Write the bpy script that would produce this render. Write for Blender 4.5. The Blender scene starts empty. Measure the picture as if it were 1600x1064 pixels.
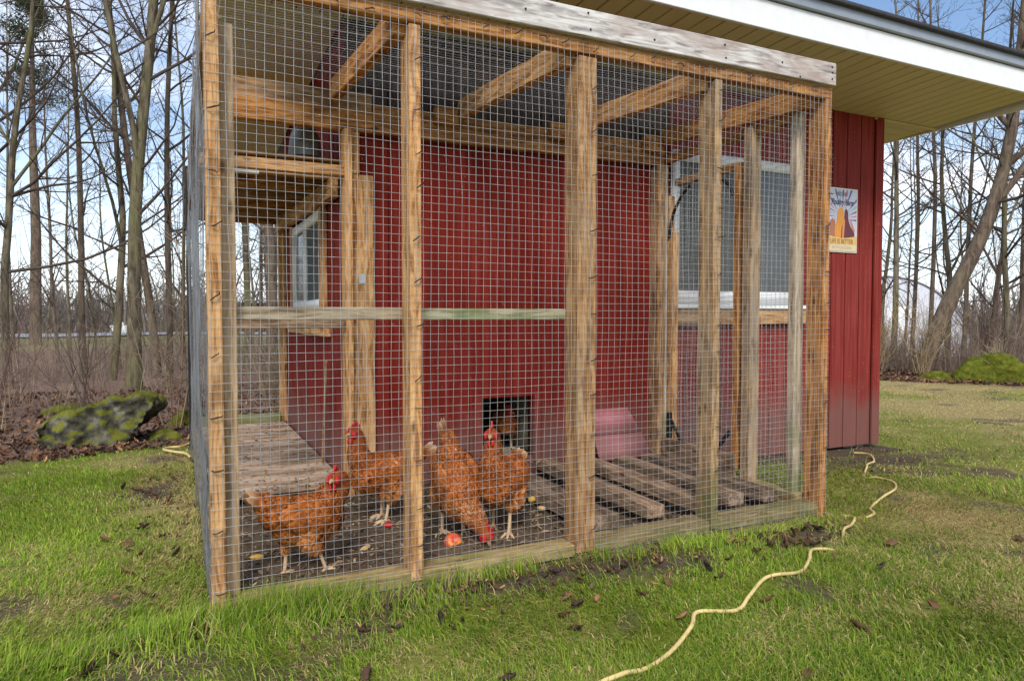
import bpy, bmesh, math, random
import numpy as np
from mathutils import Vector, Matrix, Euler

R = math.radians
rnd = random.Random(7)
scene = bpy.context.scene
COL = scene.collection

# ------------------------------------------------------------------ camera
cam_d = bpy.data.cameras.new('camera')
cam_d.lens = 24.23
cam_d.sensor_width = 36.0
cam_d.clip_start = 0.05
cam_d.clip_end = 1500.0
cam = bpy.data.objects.new('camera', cam_d)
COL.objects.link(cam)
cam.location = (-0.0876, -2.06, 0.838)
cam.rotation_euler = (R(90 - 2.02), 0, R(-25.85))
scene.camera = cam

# ------------------------------------------------------------------ world
SUN_AZ, SUN_EL = 207.0, 42.0          # compass from +Y towards +X, elevation
world = bpy.data.worlds.new('World')
scene.world = world
world.use_nodes = True
wn = world.node_tree
bg = wn.nodes['Background']
sky = wn.nodes.new('ShaderNodeTexSky')
sky.sky_type = 'NISHITA'
sky.sun_disc = False
sky.sun_elevation = R(SUN_EL)
sky.sun_rotation = R(SUN_AZ)
sky.air_density = 1.0
sky.dust_density = 0.7
sky.ozone_density = 2.6
tc = wn.nodes.new('ShaderNodeTexCoord')
sp = wn.nodes.new('ShaderNodeSeparateXYZ')
wn.links.new(tc.outputs['Generated'], sp.inputs[0])
zz = wn.nodes.new('ShaderNodeMath'); zz.operation = 'ADD'; zz.inputs[1].default_value = 0.22
wn.links.new(sp.outputs['Z'], zz.inputs[0])
dx = wn.nodes.new('ShaderNodeMath'); dx.operation = 'DIVIDE'
dy = wn.nodes.new('ShaderNodeMath'); dy.operation = 'DIVIDE'
wn.links.new(sp.outputs['X'], dx.inputs[0]); wn.links.new(zz.outputs[0], dx.inputs[1])
wn.links.new(sp.outputs['Y'], dy.inputs[0]); wn.links.new(zz.outputs[0], dy.inputs[1])
cb = wn.nodes.new('ShaderNodeCombineXYZ')
wn.links.new(dx.outputs[0], cb.inputs[0]); wn.links.new(dy.outputs[0], cb.inputs[1])
cn = wn.nodes.new('ShaderNodeTexNoise')
cn.inputs['Scale'].default_value = 1.05
cn.inputs['Detail'].default_value = 7.0
cn.inputs['Roughness'].default_value = 0.52
cn.inputs['Distortion'].default_value = 0.25
wn.links.new(cb.outputs[0], cn.inputs['Vector'])
cr = wn.nodes.new('ShaderNodeValToRGB')
cr.color_ramp.elements[0].position = 0.47; cr.color_ramp.elements[0].color = (0, 0, 0, 1)
cr.color_ramp.elements[1].position = 0.66; cr.color_ramp.elements[1].color = (1, 1, 1, 1)
wn.links.new(cn.outputs['Fac'], cr.inputs[0])
# low, hazy cloud towards the horizon
hz = wn.nodes.new('ShaderNodeMapRange')
hz.inputs['From Min'].default_value = 0.30; hz.inputs['From Max'].default_value = 0.0
hz.inputs['To Min'].default_value = 0.0; hz.inputs['To Max'].default_value = 0.62
wn.links.new(sp.outputs['Z'], hz.inputs['Value'])
mxm = wn.nodes.new('ShaderNodeMath'); mxm.operation = 'MAXIMUM'
wn.links.new(cr.outputs[0], mxm.inputs[0]); wn.links.new(hz.outputs[0], mxm.inputs[1])
mx = wn.nodes.new('ShaderNodeMix'); mx.data_type = 'RGBA'
mx.inputs['B'].default_value = (8.6, 9.0, 9.8, 1)
wn.links.new(mxm.outputs[0], mx.inputs['Factor'])
wn.links.new(sky.outputs[0], mx.inputs['A'])
wn.links.new(mx.outputs['Result'], bg.inputs['Color'])
bg.inputs['Strength'].default_value = 0.088

sun_d = bpy.data.lights.new('sun', 'SUN')
sun_d.energy = 1.5
sun_d.angle = R(18)
sun_d.color = (1.0, 0.955, 0.89)
sun = bpy.data.objects.new('sun', sun_d)
COL.objects.link(sun)
sd = Vector((math.sin(R(SUN_AZ)) * math.cos(R(SUN_EL)), math.cos(R(SUN_AZ)) * math.cos(R(SUN_EL)), math.sin(R(SUN_EL))))
sun.rotation_euler = (-sd).to_track_quat('-Z', 'Y').to_euler()
sun.location = sd * 30

vs = scene.view_settings
vs.view_transform = 'Standard'
vs.look = 'None'
vs.exposure = 1.05
vs.gamma = 1.0
vs.use_curve_mapping = False

# ================================================================== helpers
WM = {}


def tag(o, label=None, cat=None, group=None, kind=None):
    if label: o['label'] = label
    if cat: o['category'] = cat
    if group: o['group'] = group
    if kind: o['kind'] = kind
    return o


def empty(name, loc, rz=0.0):
    o = bpy.data.objects.new(name, None)
    o.empty_display_size = 0.1
    COL.objects.link(o)
    o.matrix_basis = Matrix.Translation(loc) @ Matrix.Rotation(rz, 4, 'Z')
    WM[o.name] = o.matrix_basis.copy()
    return o


def put(name, mesh, mat=None, parent=None, mw=None, local=False):
    o = bpy.data.objects.new(name, mesh)
    if mat is not None and (not mesh.materials):
        mesh.materials.append(mat)
    elif mat is not None and mesh.materials[0] is not mat:
        o.material_slots[0].link = 'OBJECT'
        o.material_slots[0].material = mat
    COL.objects.link(o)
    mw = mw if mw is not None else Matrix.Identity(4)
    if parent is not None:
        o.parent = parent
        if local:
            o.matrix_basis = mw
            WM[o.name] = WM[parent.name] @ mw
        else:
            o.matrix_parent_inverse = WM[parent.name].inverted()
            o.matrix_basis = mw
            WM[o.name] = mw.copy()
    else:
        o.matrix_basis = mw
        WM[o.name] = mw.copy()
    return o


def np_mesh(name, V, F, col=None, smooth=False):
    V = np.ascontiguousarray(V, dtype=np.float32).reshape(-1, 3)
    F = np.ascontiguousarray(F, dtype=np.int32)
    k = F.shape[1]
    me = bpy.data.meshes.new(name)
    me.vertices.add(len(V)); me.vertices.foreach_set('co', V.ravel())
    me.loops.add(F.size); me.loops.foreach_set('vertex_index', F.ravel())
    me.polygons.add(len(F))
    me.polygons.foreach_set('loop_start', np.arange(0, F.size, k, dtype=np.int32))
    if smooth:
        me.polygons.foreach_set('use_smooth', np.ones(len(F), dtype=bool))
    me.update(calc_edges=True)
    if col is not None:
        a = me.color_attributes.new('Col', 'FLOAT_COLOR', 'POINT')
        c = np.ones((len(V), 4), dtype=np.float32); c[:, :3] = col
        a.data.foreach_set('color', c.ravel())
    return me


def join(parts):
    V, F, off = [], [], 0
    for v, f in parts:
        V.append(v); F.append(f + off); off += len(v)
    return np.concatenate(V), np.concatenate(F)


def tubes(P, Rr, n=4):
    """many tubes at once: P (N,K,3), Rr (N,K); quads"""
    P = np.asarray(P, float); Rr = np.asarray(Rr, float)
    N, K, _ = P.shape
    d = P[:, -1] - P[:, 0]
    d /= np.maximum(np.linalg.norm(d, axis=1, keepdims=True), 1e-9)
    h = np.where(np.abs(d[:, 2:3]) > 0.85, np.array([[1.0, 0.13, 0]]), np.array([[0, 0.08, 1.0]]))
    a = np.cross(d, h); a /= np.linalg.norm(a, axis=1, keepdims=True)
    b = np.cross(d, a)
    ang = np.arange(n) * 2 * np.pi / n
    ring = a[:, None, :] * np.cos(ang)[None, :, None] + b[:, None, :] * np.sin(ang)[None, :, None]
    V = P[:, :, None, :] + Rr[:, :, None, None] * ring[:, None, :, :]
    idx = np.arange(N * K * n).reshape(N, K, n)
    q = np.stack([idx[:, :-1, :], np.roll(idx, -1, 2)[:, :-1, :], np.roll(idx, -1, 2)[:, 1:, :], idx[:, 1:, :]], -1)
    return V.reshape(-1, 3), q.reshape(-1, 4)


def pipe(pts, rad, n=8):
    """one bendy tube with transported frames"""
    pts = [Vector(p) for p in pts]
    K = len(pts)
    if not hasattr(rad, '__len__'): rad = [rad] * K
    V, F = [], []
    t0 = (pts[1] - pts[0]).normalized()
    a = t0.orthogonal().normalized()
    for i in range(K):
        t = (pts[min(i + 1, K - 1)] - pts[max(i - 1, 0)]).normalized()
        a = (a - t * a.dot(t)).normalized()
        b = t.cross(a)
        for j in range(n):
            g = 2 * math.pi * j / n
            V.append(pts[i] + (a * math.cos(g) + b * math.sin(g)) * rad[i])
    for i in range(K - 1):
        for j in range(n):
            k = (j + 1) % n
            F.append((i * n + j, i * n + k, (i + 1) * n + k, (i + 1) * n + j))
    return np.array([v[:] for v in V]), np.array(F)


def catmull(pts, m=6):
    pts = [np.array(p, float) for p in pts]
    out = []
    for i in range(len(pts) - 1):
        p0 = pts[max(i - 1, 0)]; p1 = pts[i]; p2 = pts[i + 1]; p3 = pts[min(i + 2, len(pts) - 1)]
        for s in range(m):
            t = s / m
            out.append(0.5 * (2 * p1 + (p2 - p0) * t + (2 * p0 - 5 * p1 + 4 * p2 - p3) * t * t + (3 * p1 - p0 - 3 * p2 + p3) * t ** 3))
    out.append(pts[-1])
    return out


_box = {}


def box_mesh(l, w, h, bev=0.0025):
    """chamfered box from x=0..l, centred in y and z"""
    key = (round(l, 3), round(w, 3), round(h, 3), bev)
    if key in _box: return _box[key]
    bm = bmesh.new()
    bmesh.ops.create_cube(bm, size=1.0)
    for v in bm.verts:
        v.co = Vector(((v.co.x + 0.5) * l, v.co.y * w, v.co.z * h))
    if bev > 0:
        bmesh.ops.bevel(bm, geom=bm.edges[:], offset=min(bev, l * .3, w * .3, h * .3), segments=1, affect='EDGES')
    me = bpy.data.meshes.new('board')
    bm.to_mesh(me); bm.free()
    _box[key] = me
    return me


def frame(p0, xd, up):
    x = Vector(xd).normalized()
    z = Vector(up); z = (z - x * z.dot(x)).normalized()
    y = z.cross(x)
    m = Matrix((x, y, z)).transposed().to_4x4()
    m.translation = p0
    return m


def beam(name, p0, p1, w, h, mat, parent=None, up=(0, 0, 1), bev=0.0025):
    """board from p0 to p1 (axis centre); w across, h along 'up'"""
    p0, p1 = Vector(p0), Vector(p1)
    me = box_mesh((p1 - p0).length, w, h, bev)
    o = bpy.data.objects.new(name, me)
    COL.objects.link(o)
    if not me.materials: me.materials.append(mat)
    o.material_slots[0].link = 'OBJECT'
    o.material_slots[0].material = mat
    mw = frame(p0, p1 - p0, up)
    if parent is not None:
        o.parent = parent
        o.matrix_parent_inverse = WM[parent.name].inverted()
    o.matrix_basis = mw
    WM[o.name] = mw
    return o


def slab(name, x0, x1, y0, y1, z0, z1, mat, parent=None, axis='x', bev=0.0025):
    """axis aligned board whose long grain runs along the given axis"""
    if axis == 'x':
        return beam(name, (x0, (y0 + y1) / 2, (z0 + z1) / 2), (x1, (y0 + y1) / 2, (z0 + z1) / 2), y1 - y0, z1 - z0, mat, parent, (0, 0, 1), bev)
    if axis == 'y':
        return beam(name, ((x0 + x1) / 2, y0, (z0 + z1) / 2), ((x0 + x1) / 2, y1, (z0 + z1) / 2), x1 - x0, z1 - z0, mat, parent, (0, 0, 1), bev)
    return beam(name, ((x0 + x1) / 2, (y0 + y1) / 2, z0), ((x0 + x1) / 2, (y0 + y1) / 2, z1), x1 - x0, y1 - y0, mat, parent, (0, 1, 0), bev)


def vnoise(x, y, s, seed=0):
    """smooth value noise in 0..1"""
    x = np.asarray(x, float) * s + seed * 17.31; y = np.asarray(y, float) * s + seed * 5.77
    xi = np.floor(x).astype(np.int64); yi = np.floor(y).astype(np.int64)
    fx = x - xi; fy = y - yi
    fx = fx * fx * (3 - 2 * fx); fy = fy * fy * (3 - 2 * fy)

    def hsh(a, b):
        n = (a * 374761393 + b * 668265263 + seed * 974711) & 0x7fffffff
        n = ((n ^ (n >> 13)) * 1274126177) & 0x7fffffff
        return ((n ^ (n >> 16)) & 0xffff) / 65535.0
    return (hsh(xi, yi) * (1 - fx) + hsh(xi + 1, yi) * fx) * (1 - fy) + (hsh(xi, yi + 1) * (1 - fx) + hsh(xi + 1, yi + 1) * fx) * fy


def fbm(x, y, s, seed=0, o=4):
    t = 0; a = 0.5
    for i in range(o):
        t = t + a * vnoise(x, y, s * 2 ** i, seed + i * 3); a *= 0.5
    return t / (1 - 0.5 ** o)


def sstep(a, b, x):
    t = np.clip((np.asarray(x, float) - a) / (b - a), 0, 1)
    return t * t * (3 - 2 * t)


# ================================================================== materials
def M(name, rough=0.7, base=None, metal=0.0, spec=0.3):
    m = bpy.data.materials.new(name); m.use_nodes = True
    b = m.node_tree.nodes['Principled BSDF']
    b.inputs['Roughness'].default_value = rough
    b.inputs['Metallic'].default_value = metal
    b.inputs['Specular IOR Level'].default_value = spec
    if base: b.inputs['Base Color'].default_value = (*base, 1)
    return m, m.node_tree, b


def nd(nt, t, **kw):
    n = nt.nodes.new(t)
    for k, v in kw.items():
        if hasattr(n, k) and k not in ('Scale',): setattr(n, k, v)
        else: n.inputs[k].default_value = v
    return n


def ramp(nt, fac, stops):
    n = nt.nodes.new('ShaderNodeValToRGB')
    e = n.color_ramp.elements
    while len(e) < len(stops): e.new(0.5)
    for i, (p, c) in enumerate(stops):
        e[i].position = p
        e[i].color = (*c, 1) if len(c) == 3 else c
    nt.links.new(fac, n.inputs[0])
    return n.outputs[0]


def mixc(nt, fac, a, b, mode='MIX'):
    n = nt.nodes.new('ShaderNodeMix'); n.data_type = 'RGBA'; n.blend_type = mode
    for s, v in (('Factor', fac), ('A', a), ('B', b)):
        if hasattr(v, 'is_linked') or hasattr(v, 'links'): nt.links.new(v, n.inputs[s])
        elif isinstance(v, (int, float)): n.inputs[s].default_value = v
        else: n.inputs[s].default_value = (*v, 1)
    return n.outputs['Result']


def coords(nt, scale, rand=True, out='Object'):
    t = nt.nodes.new('ShaderNodeTexCoord')
    v = t.outputs[out]
    if rand:
        oi = nt.nodes.new('ShaderNodeObjectInfo')
        mu = nt.nodes.new('ShaderNodeMath'); mu.operation = 'MULTIPLY'; mu.inputs[1].default_value = 41.7
        nt.links.new(oi.outputs['Random'], mu.inputs[0])
        ad = nt.nodes.new('ShaderNodeVectorMath'); ad.operation = 'ADD'
        nt.links.new(v, ad.inputs[0]); nt.links.new(mu.outputs[0], ad.inputs[1])
        v = ad.outputs[0]
    mp = nt.nodes.new('ShaderNodeMapping'); mp.inputs['Scale'].default_value = scale
    nt.links.new(v, mp.inputs[0])
    return mp.outputs[0]


def noise(nt, vec, s=1.0, d=5, r=0.55, dist=0.0):
    n = nt.nodes.new('ShaderNodeTexNoise')
    n.inputs['Scale'].default_value = s; n.inputs['Detail'].default_value = d
    n.inputs['Roughness'].default_value = r; n.inputs['Distortion'].default_value = dist
    if vec is not None: nt.links.new(vec, n.inputs['Vector'])
    return n.outputs['Fac']


def bump(nt, b, h, strength=0.3, dist=0.004):
    n = nt.nodes.new('ShaderNodeBump')
    n.inputs['Strength'].default_value = strength; n.inputs['Distance'].default_value = dist
    nt.links.new(h, n.inputs['Height']); nt.links.new(n.outputs[0], b.inputs['Normal'])


def worldz(nt):
    g = nt.nodes.new('ShaderNodeNewGeometry')
    s = nt.nodes.new('ShaderNodeSeparateXYZ')
    nt.links.new(g.outputs['Position'], s.inputs[0])
    return s.outputs['Z'], g.outputs['Position']


def wood(name, dark, mid, light, grey=(0.30, 0.27, 0.23), greyamt=0.35, moss=None, mossh=0.30):
    m, nt, b = M(name, 0.78, spec=0.2)
    v = coords(nt, (7.0, 62, 62))
    g = noise(nt, v, 1.0, 7, 0.62, 0.9)
    col = ramp(nt, g, [(0.36, dark), (0.47, mid), (0.62, light)])
    v2 = coords(nt, (3.2, 9, 9))
    g2 = noise(nt, v2, 1.0, 4, 0.6, 0.5)
    gm = ramp(nt, g2, [(0.45, (0, 0, 0)), (0.62, (greyamt,) * 3)])
    col = mixc(nt, gm, col, grey)
    oi = nt.nodes.new('ShaderNodeObjectInfo')
    tone = ramp(nt, oi.outputs['Random'], [(0.0, (0.74, 0.72, 0.70)), (0.5, (1.0, 0.97, 0.92)), (1.0, (1.14, 1.02, 0.86))])
    col = mixc(nt, 1.0, col, tone, 'MULTIPLY')
    # knots
    vk = coords(nt, (5.0, 13, 13))
    vo = nt.nodes.new('ShaderNodeTexVoronoi'); vo.inputs['Scale'].default_value = 1.0
    nt.links.new(vk, vo.inputs['Vector'])
    kn = ramp(nt, vo.outputs['Distance'], [(0.07, (0.85,) * 3), (0.15, (0, 0, 0))])
    col = mixc(nt, kn, col, tuple(c * 0.45 for c in dark))
    # dark run marks
    v3 = coords(nt, (6.0, 24, 24))
    st = ramp(nt, noise(nt, v3, 1.0, 3, 0.5), [(0.55, (0, 0, 0)), (0.66, (0.6,) * 3)])
    col = mixc(nt, st, col, tuple(c * 0.6 for c in dark))
    if moss:
        z, pos = worldz(nt)
        nz = noise(nt, pos, 9.0, 4)
        ad = nt.nodes.new('ShaderNodeMath'); ad.operation = 'MULTIPLY_ADD'
        ad.inputs[1].default_value = -0.75
        nt.links.new(nz, ad.inputs[0]); nt.links.new(z, ad.inputs[2])
        ad2 = nt.nodes.new('ShaderNodeMath'); ad2.operation = 'ADD'; ad2.inputs[1].default_value = 0.5
        nt.links.new(ad.outputs[0], ad2.inputs[0])
        mk = ramp(nt, ad2.outputs[0], [(0.18 + mossh * .5, (0.8,) * 3), (0.36 + mossh, (0, 0, 0))])
        col = mixc(nt, mk, col, moss)
    nt.links.new(col, b.inputs['Base Color'])
    bump(nt, b, g, 0.35, 0.002)
    return m


TAN = wood('treated_wood', (0.235, 0.105, 0.036), (0.46, 0.245, 0.098), (0.64, 0.400, 0.190), greyamt=0.25)
TAN_M = wood('treated_wood_mossy', (0.26, 0.140, 0.055), (0.47, 0.285, 0.130), (0.62, 0.42, 0.22), moss=(0.115, 0.120, 0.035), mossh=0.05)
TANG = wood('greyed_treated_wood', (0.30, 0.185, 0.095), (0.49, 0.335, 0.19), (0.62, 0.45, 0.28), greyamt=0.45)
GREYW = wood('weathered_grey_wood', (0.25, 0.21, 0.16), (0.42, 0.37, 0.30), (0.55, 0.50, 0.42), greyamt=0.5, moss=(0.15, 0.175, 0.05), mossh=0.12)
ORANGE = wood('orange_wood', (0.19, 0.068, 0.017), (0.40, 0.175, 0.048), (0.57, 0.300, 0.100), greyamt=0.12)
WHITEW = wood('bleached_board', (0.24, 0.20, 0.19), (0.50, 0.475, 0.465), (0.70, 0.69, 0.69), grey=(0.36, 0.29, 0.26), greyamt=0.8)
PERCH = wood('perch_wood', (0.16, 0.15, 0.08), (0.33, 0.31, 0.19), (0.48, 0.45, 0.31), grey=(0.13, 0.19, 0.06), greyamt=0.85)
PERCHL = wood('bare_perch_wood', (0.17, 0.125, 0.075), (0.33, 0.265, 0.175), (0.47, 0.395, 0.28), greyamt=0.4)
SILLW = wood('sill_wood', (0.20, 0.14, 0.06), (0.33, 0.25, 0.12), (0.42, 0.34, 0.17), grey=(0.16, 0.17, 0.05), greyamt=0.8)
DARKW = wood('joist_wood', (0.19, 0.090, 0.034), (0.37, 0.20, 0.082), (0.50, 0.30, 0.14))
DIRTW = wood('soiled_plank', (0.12, 0.072, 0.043), (0.27, 0.185, 0.125), (0.40, 0.300, 0.215), grey=(0.10, 0.07, 0.045), greyamt=0.7)
PLYW = wood('soiled_plywood', (0.34, 0.23, 0.155), (0.52, 0.385, 0.28), (0.60, 0.47, 0.36), grey=(0.15, 0.105, 0.065), greyamt=0.85)


WALLSHADE = wood('shade_dark_siding', (0.035, 0.024, 0.020), (0.075, 0.050, 0.042), (0.13, 0.09, 0.075), grey=(0.05, 0.04, 0.04))  # deep shadow on the wall above the ledger, put into the board colour


def red_paint(name, c1, c2, c3, streak=True):
    m, nt, b = M(name, 0.75, spec=0.12)
    v = coords(nt, (1.6, 55, 55))
    g = noise(nt, v, 1.0, 6, 0.6, 0.4)
    col = ramp(nt, g, [(0.36, c1), (0.5, c2), (0.66, c3)])
    v2 = coords(nt, (2.5, 5, 5))
    g2 = noise(nt, v2, 1.0, 5, 0.6)
    fade = ramp(nt, g2, [(0.45, (0, 0, 0)), (0.8, (0.35,) * 3)])
    col = mixc(nt, fade, col, tuple(min(1, c * 1.5 + 0.02) for c in c2))
    # small chips and droppings
    v4 = coords(nt, (60, 60, 60))
    ch = ramp(nt, noise(nt, v4, 1.0, 2, 0.5), [(0.70, (0, 0, 0)), (0.74, (0.5,) * 3)])
    col = mixc(nt, ch, col, (0.33, 0.20, 0.17))
    # splash dirt near the ground
    z, pos = worldz(nt)
    nz = noise(nt, pos, 7.0, 4)
    ad = nt.nodes.new('ShaderNodeMath'); ad.operation = 'MULTIPLY_ADD'; ad.inputs[1].default_value = -0.35
    nt.links.new(nz, ad.inputs[0]); nt.links.new(z, ad.inputs[2])
    mk = ramp(nt, ad.outputs[0], [(0.0, (0.65,) * 3), (0.22, (0, 0, 0))])
    col = mixc(nt, mk, col, (0.17, 0.10, 0.08))
    nt.links.new(col, b.inputs['Base Color'])
    bump(nt, b, g, 0.4, 0.0015)
    return m


RED = red_paint('red_siding', (0.125, 0.0105, 0.0055), (0.172, 0.0145, 0.0075), (0.220, 0.024, 0.013))
REDF = red_paint('faded_red_siding', (0.165, 0.020, 0.015), (0.215, 0.029, 0.022), (0.265, 0.048, 0.038))
PINK = red_paint('faded_pink_paint', (0.33, 0.085, 0.10), (0.44, 0.135, 0.155), (0.52, 0.20, 0.22))


def plain(name, c, rough=0.6, metal=0.0, spec=0.3, var=0.15, s=14.0, bmp=0.0):
    m, nt, b = M(name, rough, metal=metal, spec=spec)
    v = coords(nt, (s, s, s))
    g = noise(nt, v, 1.0, 5, 0.6)
    lo = tuple(x * (1 - var) for x in c); hi = tuple(min(1, x * (1 + var)) for x in c)
    nt.links.new(ramp(nt, g, [(0.3, lo), (0.7, hi)]), b.inputs['Base Color'])
    if bmp: bump(nt, b, g, bmp, 0.01)
    return m


WHITE = plain('white_paint', (0.78, 0.78, 0.77), 0.5, var=0.05)
SOFFIT = plain('soffit_metal', (0.64, 0.56, 0.33), 0.5, var=0.06, s=3)
GREYMETAL = plain('drip_edge_metal', (0.34, 0.36, 0.38), 0.4, 0.5, var=0.08)
ROOFM = plain('roof_shingle', (0.05, 0.05, 0.055), 0.9, var=0.3, s=40)
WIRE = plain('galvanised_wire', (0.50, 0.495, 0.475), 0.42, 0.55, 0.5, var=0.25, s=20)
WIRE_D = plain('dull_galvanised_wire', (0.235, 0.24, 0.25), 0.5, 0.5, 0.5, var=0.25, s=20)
STEEL = plain('rusty_staple', (0.06, 0.05, 0.045), 0.55, 0.6, var=0.4, s=60)
BLACKM = plain('black_bracket', (0.022, 0.022, 0.025), 0.45, 0.3, var=0.2)
DARKIN = plain('shed_inside_board', (0.20, 0.17, 0.13), 0.9, var=0.3, s=5)
GLASSG, _nt, _b = M('window_glass', 0.10, (0.055, 0.062, 0.065), 0.0, 0.6)
SCREEN = plain('insect_screen', (0.085, 0.092, 0.09), 0.75, 0.0, 0.2, var=0.15, s=70)
HOSE = plain('hose_rubber', (0.62, 0.47, 0.19), 0.5, var=0.35, s=9)
CONC = plain('concrete_block', (0.30, 0.28, 0.25), 0.9, var=0.25, s=25, bmp=0.4)

# vertex-coloured materials


def vcol(name, rough=0.7, spec=0.15, trans=0.0, mottled=None):
    m, nt, b = M(name, rough, spec=spec)
    a = nt.nodes.new('ShaderNodeVertexColor'); a.layer_name = 'Col'
    c = a.outputs['Color']
    if mottled:
        t = nt.nodes.new('ShaderNodeNewGeometry')
        g = noise(nt, t.outputs['Position'], mottled, 6, 0.65)
        k = ramp(nt, g, [(0.25, (0.55,) * 3), (0.5, (0.95,) * 3), (0.8, (1.35, 1.3, 1.2))])
        c = mixc(nt, 1.0, c, k, 'MULTIPLY')
        bump(nt, b, g, 0.8, 0.03)
    nt.links.new(c, b.inputs['Base Color'])
    if trans:
        b.inputs['Transmission Weight'].default_value = 0
        tr = nt.nodes.new('ShaderNodeBsdfTranslucent'); nt.links.new(c, tr.inputs[0])
        ms = nt.nodes.new('ShaderNodeMixShader'); ms.inputs[0].default_value = trans
        out = nt.nodes['Material Output']
        nt.links.new(b.outputs[0], ms.inputs[1]); nt.links.new(tr.outputs[0], ms.inputs[2])
        nt.links.new(ms.outputs[0], out.inputs[0])
    return m


GRASSM = vcol('grass_blades', 0.6, 0.2, 0.3)
GROUNDM = vcol('ground_earth', 0.95, 0.1, 0.0, 30.0)
LEAFM = vcol('dead_leaf', 0.8, 0.15)
TWIGM = vcol('twig_bark', 0.9, 0.1)
FEATHERM = vcol('feathers', 0.65, 0.25, 0.12)


def bark(name, c1, c2, moss, ms=0.55):
    m, nt, b = M(name, 0.92, spec=0.1)
    v = coords(nt, (18, 18, 4))
    g = noise(nt, v, 1.0, 6, 0.65, 0.6)
    col = ramp(nt, g, [(0.38, c1), (0.62, c2)])
    v2 = coords(nt, (3, 3, 1.2))
    mk = ramp(nt, noise(nt, v2, 1.0, 4), [(0.48, (0, 0, 0)), (0.62, (ms,) * 3)])
    col = mixc(nt, mk, col, moss)
    nt.links.new(col, b.inputs['Base Color'])
    bump(nt, b, g, 0.7, 0.02)
    return m


BARK = bark('tree_bark', (0.065, 0.052, 0.034), (0.200, 0.165, 0.112), (0.15, 0.145, 0.055))
BARK_R = bark('tree_bark_warm', (0.080, 0.057, 0.042), (0.20, 0.150, 0.108), (0.15, 0.13, 0.075), 0.35)
TWIG = plain('twig_wood', (0.085, 0.062, 0.045), 0.9, var=0.3, s=6)

# ================================================================== the ground


def gz(x, y):
    """height of the ground outside the run"""
    x = np.asarray(x, float); y = np.asarray(y, float)
    d = np.hypot(x - 0.5, y + 1.0)
    z = -0.022 - 0.05 * sstep(0.3, 4.0, y) - 0.03 * sstep(2.4, 5.0, x)
    z = z + (fbm(x, y, 1.3, 5, 3) - 0.5) * 0.035 * sstep(0.0, 1.0, d) * sstep(60, 20, d)
    z = z + (fbm(x, y, 0.22, 9, 3) - 0.5) * 0.14 * sstep(3.5, 9, d) * sstep(80, 30, d)
    right = sstep(0.2, 1.2, x / np.maximum(d, .1))
    z = z - (0.040 * right + 0.006) * np.maximum(0, d - 12.0)
    z = z + 0.045 * np.maximum(0, d - 36.0) * right
    return z


def lawn_mask(x, y):
    d = np.hypot(x + 0.09, y + 2.06)
    wob = (fbm(x, y, 0.9, 21, 3) - 0.5)
    left = sstep(3.55, 3.15, y + wob * 0.9 - 0.12 * x) * (x < 1.2)
    right = sstep(11.6, 11.1, d + wob * 1.6) * (x >= 1.2)
    return np.where(x < 1.2, left, right)


def bare_mask(x, y):
    """1 where earth and dead leaves show instead of grass"""
    w = (fbm(x, y, 2.3, 31, 4) - 0.5)
    # strip in front of the sill
    strip = np.exp(-((y + 0.13 + w * 0.22) / 0.11) ** 2) * sstep(0.15, 0.5, x) * sstep(2.5, 2.2, x)
    strip = strip * sstep(0.40, 0.56, fbm(x, y, 1.6, 33, 3))
    # left of the corner
    lf = np.exp(-((x + 0.16 + w * 0.3) / 0.13) ** 2) * sstep(-0.3, 0.2, y) * sstep(3.4, 2.0, y) * sstep(0.35, 0.6, fbm(x, y, 1.7, 35, 3))
    # trodden patch at the shed corner
    pt = np.exp(-(((x - 3.75) / 0.75) ** 2 + ((y - 0.72 + w * 0.5) / 0.27) ** 2) ** 1.5)
    un = (y > 0.9) & (y < 3.4) & (x > 0.4) & (x < 4.3)
    spots = sstep(0.66, 0.74, fbm(x, y, 3.1, 41, 3)) * 0.8
    return np.clip(np.maximum.reduce([strip * 1.1, lf * 1.1, pt, np.where(un, 1.0, 0), spots]), 0, 1)


def straw_w(x, y):
    a = sstep(0.42, 0.66, fbm(x, y, 0.75, 51, 4))
    d = np.hypot(x + 0.09, y + 2.06)
    far = sstep(3.0, 7.5, d)
    band = np.exp(-((d - 8.2 + (fbm(x, y, 0.4, 55, 3) - .5) * 3) / 0.9) ** 2) * (x > 2)
    return np.clip(a * (0.62 + 0.25 * far) + band * 0.95 + 0.24 * (x > 2.0) + 0.34 * sstep(0.5, 0.75, fbm(x, y, 4.0, 57, 2)), 0, 1)


GREEN = np.array([0.095, 0.205, 0.014]); GREEN2 = np.array([0.315, 0.385, 0.040])
STRAW = np.array([0.66, 0.52, 0.22]); EARTH = np.array([0.105, 0.078, 0.055])
LITTER = np.array([0.215, 0.140, 0.105]); MEADOW = np.array([0.215, 0.20, 0.085])


def axis_pts(lo, hi, a, b, fine, grow=1.13):
    p = list(np.arange(a, b, fine)); s = fine; v = p[-1]
    while v < hi: s *= grow; v += s; p.append(v)
    s = fine; v = p[0]; q = []
    while v > lo: s *= grow; v -= s; q.append(v)
    return np.array(q[::-1] + p)


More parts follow.
